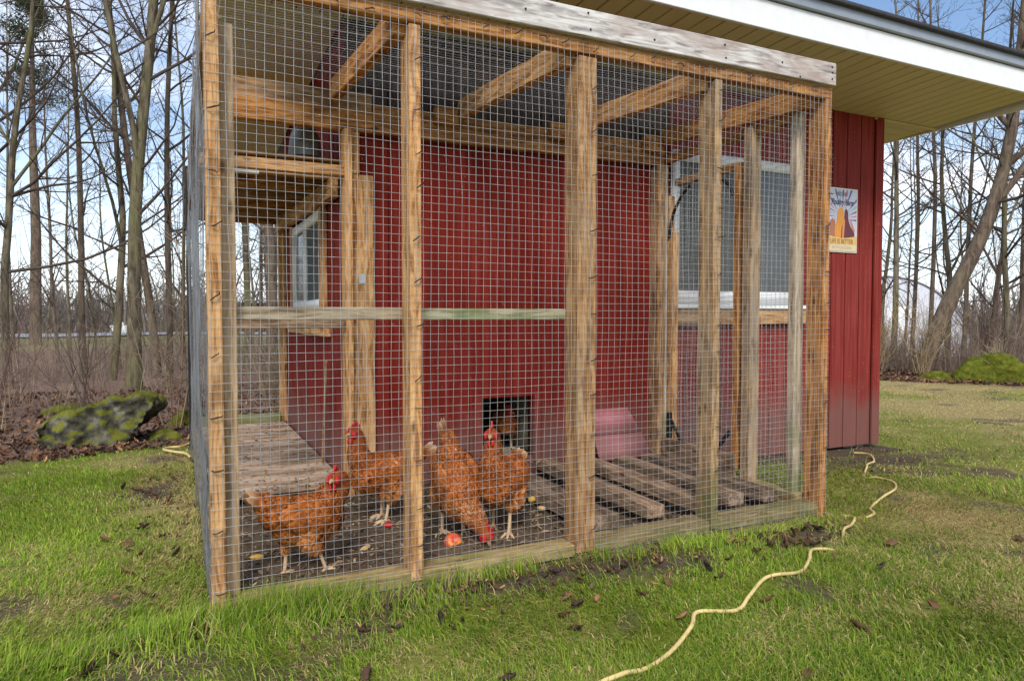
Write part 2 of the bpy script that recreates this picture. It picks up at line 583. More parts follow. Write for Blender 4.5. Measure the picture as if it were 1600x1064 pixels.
gx = axis_pts(-600, 700, -2.6, 6.0, 0.055)
gy = axis_pts(-300, 900, -1.6, 4.2, 0.055)
GX, GY = np.meshgrid(gx, gy, indexing='ij')
gxv, gyv = GX.ravel(), GY.ravel()
GZ = gz(gxv, gyv) + np.where(np.hypot(gxv, gyv) < 14, (fbm(gxv, gyv, 9, 61, 2) - .5) * 0.014, 0)
GZ = np.where((gxv > -0.03) & (gxv < 2.42) & (gyv > -0.01) & (gyv < 3.15), -0.07, GZ)
lm = lawn_mask(gxv, gyv)[:, None]; bmk = bare_mask(gxv, gyv)[:, None]; sw = straw_w(gxv, gyv)[:, None]
gcol = (GREEN2 * 0.50) * (1 - sw) + (STRAW * 0.55) * sw
gcol = gcol * (1 - bmk) + EARTH * bmk
dd = np.hypot(gxv + 0.09, gyv + 2.06)[:, None]
mead = sstep(20, 27, dd) * (gxv[:, None] < 12)
out = LITTER * (1 - mead) + MEADOW * mead
out = out * (0.75 + 0.5 * fbm(gxv, gyv, 0.5, 71, 3)[:, None])
gcol = gcol * lm + out * (1 - lm)
nx, ny = GX.shape
ii = np.arange(nx * ny).reshape(nx, ny)
gf = np.stack([ii[:-1, :-1], ii[1:, :-1], ii[1:, 1:], ii[:-1, 1:]], -1).reshape(-1, 4)
ground = put('ground', np_mesh('ground', np.c_[gxv, gyv, GZ], gf, gcol, True), GROUNDM)
tag(ground, kind='structure')


def gp(x, y, dz=0.0):
    return Vector((x, y, float(gz(x, y)) + dz))


# distant lane
rx = np.linspace(-45, 14, 60)
rv, rf = [], []
for i, x in enumerate(rx):
    yc = 42.6 + 1.2 * math.sin(x * 0.11)
    for w in (-2.6, 2.6):
        rv.append((x, yc + w, float(gz(x, yc + w)) + 0.10 + 0.012 * w))
    if i: rf.append((2 * i - 2, 2 * i, 2 * i + 1, 2 * i - 1))
road = put('road', np_mesh('road', np.array(rv), np.array(rf), None, True), plain('wet_lane', (0.34, 0.35, 0.37), 0.35, spec=0.5, var=0.15, s=0.7))
tag(road, kind='structure')

# floor of the run
fx, fy = np.meshgrid(np.arange(0.0, 2.40, 0.03), np.arange(0.04, 3.10, 0.03), indexing='ij')
fz = 0.004 + 0.035 * fbm(fx, fy, 2.5, 81, 4) + 0.016 * fbm(fx, fy, 14, 83, 2) - 0.03 * sstep(1.2, 1.45, fx) * sstep(.08, .2, fy)
fz = np.where(fy < 0.16, np.minimum(fz, 0.022 + 0.004 * fbm(fx, fy, 14, 83, 2)), fz)
fz = np.where((fx > 0.56) & (fy > 1.12), -0.05, fz)
n1, n2 = fx.shape
ii = np.arange(n1 * n2).reshape(n1, n2)
ff = np.stack([ii[:-1, :-1], ii[1:, :-1], ii[1:, 1:], ii[:-1, 1:]], -1).reshape(-1, 4)
t = fbm(fx, fy, 6, 85, 4).ravel()[:, None]
fc = np.array([0.068, 0.046, 0.030]) * (1 - t) + np.array([0.205, 0.140, 0.088]) * t
floor = put('dirt_floor', np_mesh('dirt_floor', np.c_[fx.ravel(), fy.ravel(), fz.ravel()], ff, fc, True), GROUNDM)
tag(floor, kind='structure')

# ================================================================== the red shed
YW = 1.10           # front wall plane
XL, XR, YB = 0.60, 4.217, 3.05
ZB, ZT = -0.035, 2.175
shed = tag(empty('red_shed', (2.4, 2.0, -0.05)), 'red board-sided shed with white fascia and olive soffit standing on blocks', 'shed')

inner = bpy.data.meshes.new('wall')


def quadbox(x0, x1, y0, y1, z0, z1):
    v = np.array([(x, y, z) for x in (x0, x1) for y in (y0, y1) for z in (z0, z1)], float)
    f = np.array([(0, 1, 3, 2), (4, 6, 7, 5), (0, 4, 5, 1), (2, 3, 7, 6), (0, 2, 6, 4), (1, 5, 7, 3)])
    return v, f


POP = (1.275, 1.565, 0.115, 0.425)
# wall cores
parts = [quadbox(XL, POP[0], YW + 0.012, YW + 0.06, ZB, ZT), quadbox(POP[1], XR, YW + 0.012, YW + 0.06, ZB, ZT),
         quadbox(POP[0], POP[1], YW + 0.012, YW + 0.06, ZB, POP[2]), quadbox(POP[0], POP[1], YW + 0.012, YW + 0.06, POP[3], ZT)]
v, f = join(parts)
fwall = put('front_wall', np_mesh('front_wall', v, f), RED, shed)
lwall = put('side_wall', np_mesh('side_wall', *join([quadbox(XL + 0.012, XL + 0.06, YW + 0.061, YB, ZB, ZT)])), RED, shed)
rwall = put('side_wall', np_mesh('side_wall', *join([quadbox(XR - 0.06, XR - 0.012, YW + 0.061, YB, ZB, ZT)])), REDF, shed)
bwall = put('rear_wall', np_mesh('rear_wall', *quadbox(XL + 0.061, XR - 0.061, YB - 0.05, YB, ZB, ZT)), DARKIN, shed)
sfl = put('shed_floor', np_mesh('shed_floor', *quadbox(XL + 0.07, XR - 0.07, YW + 0.065, YB - 0.06, ZB + 0.02, POP[2] - 0.01)), DARKIN, shed)
put('inner_partition', np_mesh('inner_partition', *quadbox(1.60, 1.625, YW + 0.065, YW + 0.62, POP[2], 0.62)), DARKIN, shed)
put('nest_box_board', np_mesh('nest_box_board', *quadbox(1.15, 1.60, YW + 0.62, YW + 0.645, POP[2], 0.26)), DARKIN, shed)


def board_strip(wall, xs, y0, y1, zlo, zhi, mat, hole=None, gap=0.006, axis='front'):
    for a, b in zip(xs[:-1], xs[1:]):
        segs = [(a, b, zlo, zhi)]
        if hole and b > hole[0] and a < hole[1]:
            segs = []
            if a < hole[0]: segs.append((a, hole[0], zlo, zhi))
            if b > hole[1]: segs.append((hole[1], b, zlo, zhi))
            m0, m1 = max(a, hole[0]), min(b, hole[1])
            segs += [(m0, m1, zlo, hole[2]), (m0, m1, hole[3], zhi)]
        for (p, q, r, s) in segs:
            if q - p < 0.015: continue
            j = rnd.uniform(-0.0012, 0.0012)
            g0 = gap / 2 if p == a else 0.0
            g1 = gap / 2 if q == b else 0.0
            if axis == 'front':
                slab('siding_board', p + g0, q - g1, y0 + j, y1, r, s, mat, wall, 'z', 0.002)
            else:
                slab('siding_board', y0 + j, y1, p + g0, q - g1, r, s, mat, wall, 'z', 0.002)


board_strip(fwall, list(np.arange(XL, 2.42, 0.2032)) + [2.43], YW, YW + 0.011, ZB, 1.80, RED, POP, 0.0022)
board_strip(fwall, list(np.arange(2.43, XR - 0.05, 0.1335)) + [XR - 0.055], YW, YW + 0.011, ZB, ZT, REDF, None, 0.008)
board_strip(fwall, list(np.arange(XL, 2.42, 0.2032)) + [2.43], YW + 0.001, YW + 0.011, 1.803, ZT, WALLSHADE, None, 0.004)  # upper wall boards, painted dark to stand for the shadow there
LWH = (1.56, 2.50, 0.88, 1.385)
board_strip(lwall, list(np.arange(YW + 0.03, YB, 0.102)) + [YB], XL, XL + 0.011, ZB + 0.05, ZT, RED, None, 0.010, 'side')
board_strip(rwall, list(np.arange(YW + 0.03, YB, 0.1335)) + [YB], XR - 0.011, XR, ZB, ZT, REDF, None, 0.008, 'side')
slab('corner_trim', XR - 0.053, XR + 0.020, YW - 0.019, YW - 0.001, ZB, ZT - 0.002, REDF, shed, 'z')
slab('corner_trim', XR + 0.001, XR + 0.020, YW, YW + 0.075, ZB, ZT - 0.004, REDF, shed, 'z')
slab('pop_hole_trim', POP[0] - 0.045, POP[0] - 0.002, YW - 0.016, YW - 0.002, 0.02, POP[3] + 0.01, REDF, shed, 'z')
slab('pop_hole_trim', POP[1] + 0.002, POP[1] + 0.035, YW - 0.016, YW - 0.002, 0.02, POP[3] + 0.01, REDF, shed, 'z')
for x in (0.75, 2.5, 4.08):
    for y in (1.25, 2.9):
        g = float(gz(x, y))
        slab('support_block', x - 0.10, x + 0.10, y - 0.10, y + 0.10, g - 0.06, ZB - 0.002, CONC, shed, 'z', 0.008)

# roof with rising front eave
SLOPE = 0.052
RX0, RX1, RY0, RY1 = 0.07, 4.81, 0.40, 3.75


def rz_at(y): return 2.174 + SLOPE * (YW - y)


def sheet(x0, x1, y0, y1, zoff, th):
    v = np.array([(x, y, rz_at(y) + zoff + dz) for x in (x0, x1) for y in (y0, y1) for dz in (0, th)], float)
    f = np.array([(0, 1, 3, 2), (4, 6, 7, 5), (0, 4, 5, 1), (2, 3, 7, 6), (0, 2, 6, 4), (1, 5, 7, 3)])
    return v, f


roof = put('roof', np_mesh('roof', *sheet(RX0 - 0.02, RX1 + 0.02, RY0 - 0.045, RY1, 0.175, 0.022)), ROOFM, shed)
put('roof_deck', np_mesh('roof_deck', *sheet(RX0 + 0.02, RX1 - 0.02, RY0 + 0.03, RY1 - 0.02, 0.03, 0.14)), DARKIN, shed)
ze = rz_at(RY0)
slab('fascia', RX0, RX1, RY0, RY0 + 0.02, ze - 0.012, ze + 0.122, WHITE, roof, 'x')
slab('fascia', RX1 - 0.02, RX1, RY0 + 0.021, RY1, ze - 0.055, ze + 0.06, WHITE, roof, 'y')
slab('drip_edge', RX0 - 0.012, RX1 + 0.012, RY0 - 0.022, RY0 + 0.012, ze + 0.126, ze + 0.180, GREYMETAL, roof, 'x')
# soffit boards run from the wall to the eave
xs = np.arange(RX0 + 0.022, RX1 - 0.021, 0.1016)
for i in range(len(xs) - 1):
    m = frame((xs[i] + 0.05, RY0 + 0.022, rz_at(RY0 + 0.022) + 0.004 + rnd.uniform(-.0008, .0008)), (0, 1, -SLOPE), (0, 0, 1))
    L = 0.678 * math.hypot(1, SLOPE)
    me = box_mesh(L, 0.0945, 0.010, 0.003)
    o = put('soffit_board', me, SOFFIT, roof, m)
ys = np.arange(YW + 0.004, RY1 - 0.08, 0.1016)
for y in ys:
    for (a, b) in ((XR + 0.022, RX1 - 0.022), (RX0 + 0.022, XL - 0.004)):
        zc = rz_at(y + .05) + 0.004
        o = beam('soffit_board', (a, y + 0.05, zc), (b, y + 0.05, zc), 0.0945, 0.010, SOFFIT, roof, (0, SLOPE, 1), 0.003)
slab('soffit_trim', XR - 0.06, RX1 - 0.025, YW - 0.018, YW - 0.0005, rz_at(YW) - 0.016, rz_at(YW) - 0.002, SOFFIT, roof, 'x')
# frieze box at the corner
slab('eave_return', XR + 0.022, XR + 0.09, YW + 0.10, YW + 0.30, 2.06, 2.155, RED, shed, 'y')

# windows ---------------------------------------------------------------
win = put('window', np_mesh('window', *join([
    quadbox(2.44, 3.46, YW - 0.030, YW - 0.002, 0.905, 0.985), quadbox(2.44, 3.46, YW - 0.028, YW - 0.002, 1.72, 1.78),
    quadbox(2.44, 2.49, YW - 0.027, YW - 0.002, 0.985, 1.72), quadbox(3.41, 3.46, YW - 0.027, YW - 0.002, 0.985, 1.72),
    quadbox(2.915, 2.965, YW - 0.027, YW - 0.002, 0.985, 1.72)])), WHITE, shed)
slab('window_sill', 2.42, 3.48, YW - 0.055, YW - 0.003, 0.882, 0.904, WHITE, win, 'x')
slab('pane', 2.491, 2.914, YW - 0.014, YW - 0.004, 0.986, 1.719, SCREEN, win, 'z', 0)
slab('pane', 2.966, 3.409, YW - 0.014, YW - 0.004, 0.986, 1.719, GLASSG, win, 'z', 0)
slab('window_ledge_board', 2.43, 3.50, YW - 0.042, YW - 0.003, 0.790, 0.880, TAN, shed, 'x')
# side window seen down the covered strip
win2 = put('window', np_mesh('window', *join([
    quadbox(XL - 0.03, XL - 0.002, 1.56, 2.50, 0.885, 0.925), quadbox(XL - 0.03, XL - 0.002, 1.56, 2.50, 1.335, 1.385),
    quadbox(XL - 0.029, XL - 0.002, 1.56, 1.60, 0.925, 1.335), quadbox(XL - 0.029, XL - 0.002, 2.44, 2.50, 0.925, 1.335),
    quadbox(XL - 0.029, XL - 0.002, 2.02, 2.08, 0.925, 1.335)])), WHITE, shed)
slab('pane', XL - 0.014, XL - 0.004, 1.601, 2.019, 0.926, 1.334, SCREEN, win2, 'y', 0)
slab('pane', XL - 0.014, XL - 0.004, 2.081, 2.439, 0.926, 1.334, GLASSG, win2, 'y', 0)
slab('window_trim', XL - 0.035, XL - 0.002, 1.50, 1.558, 0.735, 1.40, TAN, shed, 'z')
slab('window_trim', XL - 0.035, XL - 0.002, 2.502, 2.56, 0.78, 1.40, TAN, shed, 'z')
slab('window_trim', XL - 0.040, XL - 0.002, 1.42, 2.66, 0.735, 0.815, TAN, shed, 'y')
slab('wall_trim', XL - 0.02, XL - 0.002, YB - 0.07, YB, 0.1, ZT - 0.3, TAN, shed, 'z')

# ================================================================== the wire run
run = tag(empty('chicken_run', (1.2, 0.55, 0.0)), 'timber-framed chicken run closed with square wire mesh against the shed', 'chicken run')


def post(x0, x1, y0, y1, z0, z1, mat, name='post'):
    o = slab(name, x0, x1, y0, y1, z0, z1, mat, run, 'z')
    return o


# sill and rails
slab('sill', -0.010, 1.165, 0.012, 0.100, -0.012, 0.030, SILLW, run, 'x')
slab('sill', 1.171, 2.41, 0.012, 0.100, -0.008, 0.034, SILLW, run, 'x')
slab('sill_packer', 0.05, 2.39, 0.022, 0.095, -0.062, -0.014, DIRTW, run, 'x')
ZP = 0.031
post(-0.014, 0.024, 0.002, 0.091, -0.03, 1.735, TAN)
post(0.026, 0.064, 0.058, 0.147, ZP, 1.66, TANG)
post(0.561, 0.599, 0.002, 0.091, ZP - 0.028, 1.733, TAN)
post(1.168, 1.2045, 0.002, 0.091, ZP - 0.03, 1.736, TAN)
post(1.2055, 1.242, 0.003, 0.092, ZP - 0.03, 1.736, TAN)
post(1.777, 1.813, 0.002, 0.091, ZP - 0.028, 1.744, TAN_M)
post(2.379, 2.414, 0.002, 0.091, -0.03, 1.752, ORANGE)
post(2.362, 2.412, 0.132, 0.174, 0.03, 1.765, GREYW)
beam('top_rail', (-0.014, 0.021, 1.758), (2.416, 0.021, 1.776), 0.038, 0.046, ORANGE, run)
beam('fascia_board', (-0.03, -0.010, 1.832), (2.412, -0.010, 1.848), 0.020, 0.092, WHITEW, run)
# perch rail behind the front posts
slab('perch', 0.066, 0.585, 0.105, 0.143, 0.826, 0.866, PERCHL, run, 'x')
slab('perch', 0.587, 1.20, 0.105, 0.143, 0.825, 0.864, PERCH, run, 'x')
slab('perch', 0.02, 0.575, 1.00, 1.038, 0.785, 0.823, DIRTW, run, 'x')
# ledger on the shed and rafters
slab('ledger', 0.725, 1.50, YW - 0.042, YW - 0.003, 1.668, 1.795, ORANGE, run, 'x')
slab('ledger', 1.503, 2.37, YW - 0.042, YW - 0.003, 1.672, 1.798, ORANGE, run, 'x')
slab('ledger', 0.0, 0.722, YW - 0.044, YW - 0.005, 1.667, 1.762, ORANGE, run, 'x')
slab('ledger', 0.0, 0.722, YW - 0.030, YW - 0.004, 1.764, 1.845, DARKW, run, 'x')
slab('low_rail', 0.0, 0.618, YW - 0.078, YW - 0.040, 1.455, 1.502, TAN, run, 'x')
for x in (0.545, 1.150, 1.765):
    beam('rafter', (x, 0.042, 1.752), (x, YW - 0.045, 1.825), 0.038, 0.089, TAN if x > 1 else ORANGE, run)
beam('rafter', (2.357, 0.042, 1.766), (2.357, YW - 0.045, 1.83), 0.038, 0.089, ORANGE, run)
beam('rafter', (0.006, 0.093, 1.70), (0.006, 3.10, 1.80), 0.038, 0.089, DARKW, run)
# short nailing blocks along the ledger
for x in (1.10, 1.715, 2.30):
    slab('rafter_block', x - 0.09, x + 0.025, YW - 0.08, YW - 0.044, 1.74, 1.82, ORANGE, run, 'x')
# corner studs at the shed
post(0.583, 0.618, YW - 0.085, YW - 0.004, 0.03, 1.665, TAN)
post(0.626, 0.723, YW - 0.045, YW - 0.006, 0.02, 1.474, TAN)
post(0.622, 0.660, YW - 0.044, YW - 0.006, 1.477, 1.664, TAN)
slab('latch_plate', 0.650, 0.684, YW - 0.051, YW - 0.046, 0.985, 1.03, WIRE, run, 'z', 0.004)
# right side
post(2.300, 2.340, YW - 0.08, YW - 0.004, 0.02, 1.665, DARKW)
post(2.342, 2.354, YW - 0.095, YW - 0.060, 0.02, 1.665, GREYW)
post(2.357, 2.397, YW - 0.100, YW - 0.062, 0.02, 1.50, TAN)
post(2.350, 2.412, 0.386, 0.442, 0.02, 1.735, TANG)
slab('side_sill', 2.335, 2.415, 0.102, YW - 0.004, -0.01, 0.055, SILLW, run, 'y')
slab('side_rail', 2.375, 2.412, 0.14, YW - 0.05, 1.69, 1.735, ORANGE, run, 'y')
slab('kick_board', 2.318, 2.333, 0.45, YW - 0.10, 0.022, 0.17, DIRTW, run, 'y')
# left side
beam('side_sill', (0.005, 0.10, 0.01), (0.005, 3.08, 0.05), 0.038, 0.06, SILLW, run)
post(-0.030, -0.002, 3.06, 3.10, -0.05, 1.84, BLACKM)
post(0.56, 0.598, 3.06, 3.10, -0.02, 1.55, TAN)
slab('end_sill', 0.028, 0.56, 3.04, 3.10, 0.088, 0.150, GREYW, run, 'x')
# covered strip beside the shed: beam along the wall, joists and decking
beam('wall_beam', (0.565, YW + 0.05, 1.425), (0.565, 3.14, 1.475), 0.036, 0.089, TAN, run)
for k, y in enumerate(np.linspace(1.20, 3.05, 6)):
    slab('roof_joist', 0.0, 0.60, y, y + 0.038, 1.472 + 0.012 * k / 5, 1.530 + 0.012 * k / 5, ORANGE if k % 2 else DARKW, run, 'x')
for k, y in enumerate(np.arange(1.16, 3.10, 0.245)):
    slab('roof_plank', -0.02, 0.598, y, y + 0.237, 1.545, 1.557, DARKW, run, 'x')
slab('light_strip', 0.10, 0.24, YW + 0.03, YW + 0.06, 1.455, 1.478, WHITE, run, 'x')
for (a, b) in ((1.02, 1.62), (1.63, 2.30), (2.31, 3.03)):
    beam('floor_panel', (0.03 + rnd.uniform(0, .02), (a + b) / 2, 0.082), (0.585, (a + b) / 2, 0.084), b - a - 0.012, 0.018, PLYW, run)
# joists laid across the run floor
for i, (x, z, w) in enumerate(((1.34, 0.058, 0.135), (1.60, 0.062, 0.085), (1.83, 0.064, 0.085), (2.02, 0.062, 0.09), (2.20, 0.062, 0.075))):
    beam('floor_plank', (x + 0.01, 0.11 + 0.02 * (i % 2), z), (x + rnd.uniform(-.02, .02), YW - 0.02, z + 0.012), w, 0.05, DIRTW, run)
# faded pink ramp by the wall
def plank4(name, c, th, mat):
    c = [Vector(p) for p in c]
    n = (c[1] - c[0]).cross(c[3] - c[0]).normalized() * th
    V = np.array([p[:] for p in c] + [(p + n)[:] for p in c])
    put(name, np_mesh(name, V, np.array([(0, 1, 2, 3), (7, 6, 5, 4), (0, 4, 5, 1), (1, 5, 6, 2), (2, 6, 7, 3), (3, 7, 4, 0)])), mat, run)


plank4('ramp_board', [(1.90, YW - 0.014, 0.335), (2.145, YW - 0.014, 0.335), (2.188, YW - 0.082, 0.208), (1.89, YW - 0.082, 0.208)], 0.014, PINK)
plank4('ramp_board', [(1.89, YW - 0.084, 0.204), (2.190, YW - 0.084, 0.204), (2.225, YW - 0.150, 0.083), (1.88, YW - 0.150, 0.083)], 0.014, PINK)


def wire_panel(name, o, u, v, nu, nv, step=0.0254, r=0.00066, seed=1, amp=0.0030, mat=WIRE, bulge=0.006):
    """square mesh: nu wires along v, nv wires along u"""
    o = np.array(o, float); u = np.array(u, float); v = np.array(v, float)
    n = np.cross(u, v)
    g = np.random.default_rng(seed)
    K = 14
    LU, LV = (nu - 1) * step, (nv - 1) * step

    def warp(a, b):
        du = (fbm(a, b, 1.9, seed, 2) - .5) * amp * 4; dv = (fbm(a, b, 1.6, seed + 7, 2) - .5) * amp * 4
        dn = (fbm(a, b, 3.1, seed + 13, 2) - .5) * bulge * 2
        return o + (a + du)[..., None] * u + (b + dv)[..., None] * v + dn[..., None] * n
    a = np.repeat((np.arange(nu) * step)[:, None], K, 1) + g.normal(0, amp * .35, (nu, K))
    b = np.repeat(np.linspace(-0.008, LV + 0.008, K)[None], nu, 0)
    P1 = warp(a, b) - n * r
    a = np.repeat(np.linspace(-0.008, LU + 0.008, K)[None], nv, 0)
    b = np.repeat((np.arange(nv) * step)[:, None], K, 1) + g.normal(0, amp * .35, (nv, K))
    P2 = warp(a, b) + n * r
    vv, f = join([tubes(P1, np.full((nu, K), r), 4), tubes(P2, np.full((nv, K), r), 4)])
    w = put(name, np_mesh(name, vv, f, None, True), mat, run)
    tag(w, kind='stuff')
    return w


wire_panel('wire_mesh', (-0.008, -0.004, -0.004), (1, 0, 0), (0, 0, 1), 96, 71, seed=3)
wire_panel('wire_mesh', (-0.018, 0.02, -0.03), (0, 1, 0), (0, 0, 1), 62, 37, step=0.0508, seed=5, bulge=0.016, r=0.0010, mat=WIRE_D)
wire_panel('wire_mesh', (2.420, 0.02, 0.0), (0, 1, 0), (0, 0, 1), 42, 71, seed=8)
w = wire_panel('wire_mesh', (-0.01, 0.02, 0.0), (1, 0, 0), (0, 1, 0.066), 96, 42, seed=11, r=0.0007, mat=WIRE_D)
w.matrix_basis = Matrix.Translation((0, 0, 1.812)); WM[w.name] = w.matrix_basis.copy()

# gate in the right side: stiles, rails and black corner braces
gate = wire_panel('gate', (2.398, 0.47, 0.12), (0, 1, 0), (0, 0, 1), 21, 57, seed=15)
gate['kind'] = 'stuff'
slab('gate_stile', 2.356, 2.394, 0.470, 0.508, 0.09, 1.58, ORANGE, gate, 'z')
slab('gate_stile', 2.356, 2.394, 0.960, 0.998, 0.09, 1.30, TAN, gate, 'z')
slab('gate_rail', 2.358, 2.392, 0.51, 0.958, 1.545, 1.583, DARKW, gate, 'y')
slab('gate_rail', 2.358, 2.392, 0.51, 0.958, 0.09, 0.128, DARKW, gate, 'y')
slab('corner_brace', 2.350, 2.3545, 0.955, 1.000, 0.13, 0.31, BLACKM, gate, 'z', 0.001)
beam('corner_brace', (2.352, 0.965, 0.27), (2.352, 0.83, 0.10), 0.02, 0.008, BLACKM, gate, (1, 0, 0), 0.001)
beam('corner_brace', (2.352, 0.515, 0.27), (2.352, 0.66, 0.10), 0.02, 0.008, BLACKM, gate, (1, 0, 0), 0.001)
for pts in ([(2.352, 0.990, 1.27), (2.352, 0.965, 1.38), (2.352, 0.90, 1.47), (2.352, 0.83, 1.525)], [(2.352, 0.512, 1.43), (2.352, 0.535, 1.475), (2.352, 0.60, 1.53)]):
    v, f = pipe(catmull(pts, 4), 0.009, 6)
    put('corner_brace', np_mesh('corner_brace', v, f, None, True), BLACKM, gate)

# staples and bent nails fixing the mesh
sv, sf = pipe([(-0.009, 0, 0), (-0.003, -0.006, 0.001), (0.004, -0.006, 0.003), (0.011, -0.001, 0.004), (0.013, -0.008, 0.007)], [0.0012, 0.0017, 0.0017, 0.0015, 0.0007], 5)
sme = np_mesh('staple', sv, sf, None, True); sme.materials.append(STEEL)
spots = []
for x, zs in ((0.006, np.arange(0.09, 1.72, 0.165)), (0.586, np.arange(0.12, 1.72, 0.137)), (1.224, np.arange(0.10, 1.72, 0.15)), (1.797, np.arange(0.11, 1.72, 0.145)), (2.398, np.arange(0.15, 1.74, 0.15))):
    spots += [(x + rnd.uniform(-.006, .006), z + rnd.uniform(-.03, .03)) for z in zs]
for x in np.arange(0.10, 2.35, 0.115):
    spots.append((x + rnd.uniform(-.03, .03), 1.757 + 0.0075 * x + rnd.uniform(-.012, .012)))
for x, z in spots:
    m = Matrix.Translation((x, -0.005, z)) @ Euler((rnd.uniform(-.3, .3), rnd.uniform(-.5, .5) + (math.pi if rnd.random() < .3 else 0), 0)).to_matrix().to_4x4() @ Matrix.Scale(rnd.uniform(1.0, 1.5), 4)
    put('staple', sme, None, run, m)
# nail heads in the bleached board
nb = bmesh.new(); bmesh.ops.create_cone(nb, cap_ends=True, segments=8, radius1=0.0042, radius2=0.0036, depth=0.003)
nme = bpy.data.meshes.new('nail'); nb.to_mesh(nme); nb.free(); nme.materials.append(STEEL)
for x, z in ((0.61, 1.875), (0.625, 1.812), (1.19, 1.872), (1.20, 1.818), (1.80, 1.868), (1.806, 1.82), (2.385, 1.875), (2.388, 1.852), (2.386, 1.826), (0.95, 1.84), (1.47, 1.83), (2.1, 1.85), (0.3, 1.85), (2.2, 1.808)):
    put('nail', nme, None, run, Matrix.Translation((x, -0.0212, z)) @ Matrix.Rotation(R(90), 4, 'X'))

# ================================================================== hens
def ico(c, s, rot=None, sub=2):
    bm = bmesh.new(); bmesh.ops.create_icosphere(bm, subdivisions=sub, radius=1.0)
    m = Matrix.Translation(c) @ (rot.to_4x4() if rot is not None else Matrix.Identity(4)) @ Matrix.Diagonal((*s, 1))
    bmesh.ops.transform(bm, matrix=m, verts=bm.verts[:])
    v = np.array([p.co[:] for p in bm.verts]); f = np.array([[q.index for q in p.verts] for p in bm.faces])
    bm.free()
    return v, f


def remeshed(name, parts, voxel, smooth=6):
    v, f = join(parts)
    me = np_mesh(name, v, f)
    o = bpy.data.objects.new('tmp', me); COL.objects.link(o)
    r = o.modifiers.new('r', 'REMESH'); r.mode = 'VOXEL'; r.voxel_size = voxel
    if smooth:
        q = o.modifiers.new('s', 'SMOOTH'); q.factor = 0.5; q.iterations = smooth
    dg = bpy.context.evaluated_depsgraph_get()
    out = bpy.data.meshes.new_from_object(o.evaluated_get(dg))
    out.name = name
    bpy.data.objects.remove(o); bpy.data.meshes.remove(me)
    out.polygons.foreach_set('use_smooth', np.ones(len(out.polygons), dtype=bool))
    return out


def mesh_arrays(me):
    V = np.empty(len(me.vertices) * 3); me.vertices.foreach_get('co', V); V = V.reshape(-1, 3)
    me.calc_loop_triangles()
    T = np.empty(len(me.loop_triangles) * 3, dtype=np.int32); me.loop_triangles.foreach_get('vertices', T)
    Nn = np.empty(len(me.vertices) * 3); me.vertices.foreach_get('normal', Nn)
    return V, T.reshape(-1, 3), Nn.reshape(-1, 3)


SKINRED = plain('comb_red', (0.47, 0.020, 0.020), 0.55, spec=0.3, var=0.25, s=90, bmp=0.2)
LEGM = plain('hen_leg_skin', (0.58, 0.40, 0.23), 0.6, var=0.25, s=120, bmp=0.3)
BEAKM = plain('beak_horn', (0.42, 0.27, 0.12), 0.45, var=0.2, s=80)
EYEM = plain('hen_eye', (0.03, 0.015, 0.01), 0.15, spec=0.6, var=0.1)
HENBODY = plain('hen_down', (0.24, 0.062, 0.012), 0.85, var=0.3, s=45)


def feathers(P, N, Fl, L, W, base, tip, lift, g):
    n = len(P)
    side = np.cross(N, Fl); side /= np.linalg.norm(side, axis=1, keepdims=True) + 1e-9
    L = L[:, None]; W = W[:, None]
    def at(t, s, h): return P + Fl * L * t + side * W * s + N * h
    V = np.stack([at(-.15, 0, -0.001), at(.35, -.5, lift * .55), at(.35, .5, lift * .55), at(.8, -.38, lift * .9), at(.8, .38, lift * .9), at(1.0, 0, lift * .75), at(.55, 0, lift * 1.15)], 1)
    F = np.array([[0, 1, 6], [0, 6, 2], [1, 3, 6], [6, 3, 5], [6, 5, 4], [2, 6, 4]])
    F = (F[None] + (np.arange(n) * 7)[:, None, None]).reshape(-1, 3)
    C = np.stack([base * .55, base * .8, base * .8, tip, tip, tip * 1.25, base * 1.15], 1)
    return V.reshape(-1, 3), F, C.reshape(-1, 3)


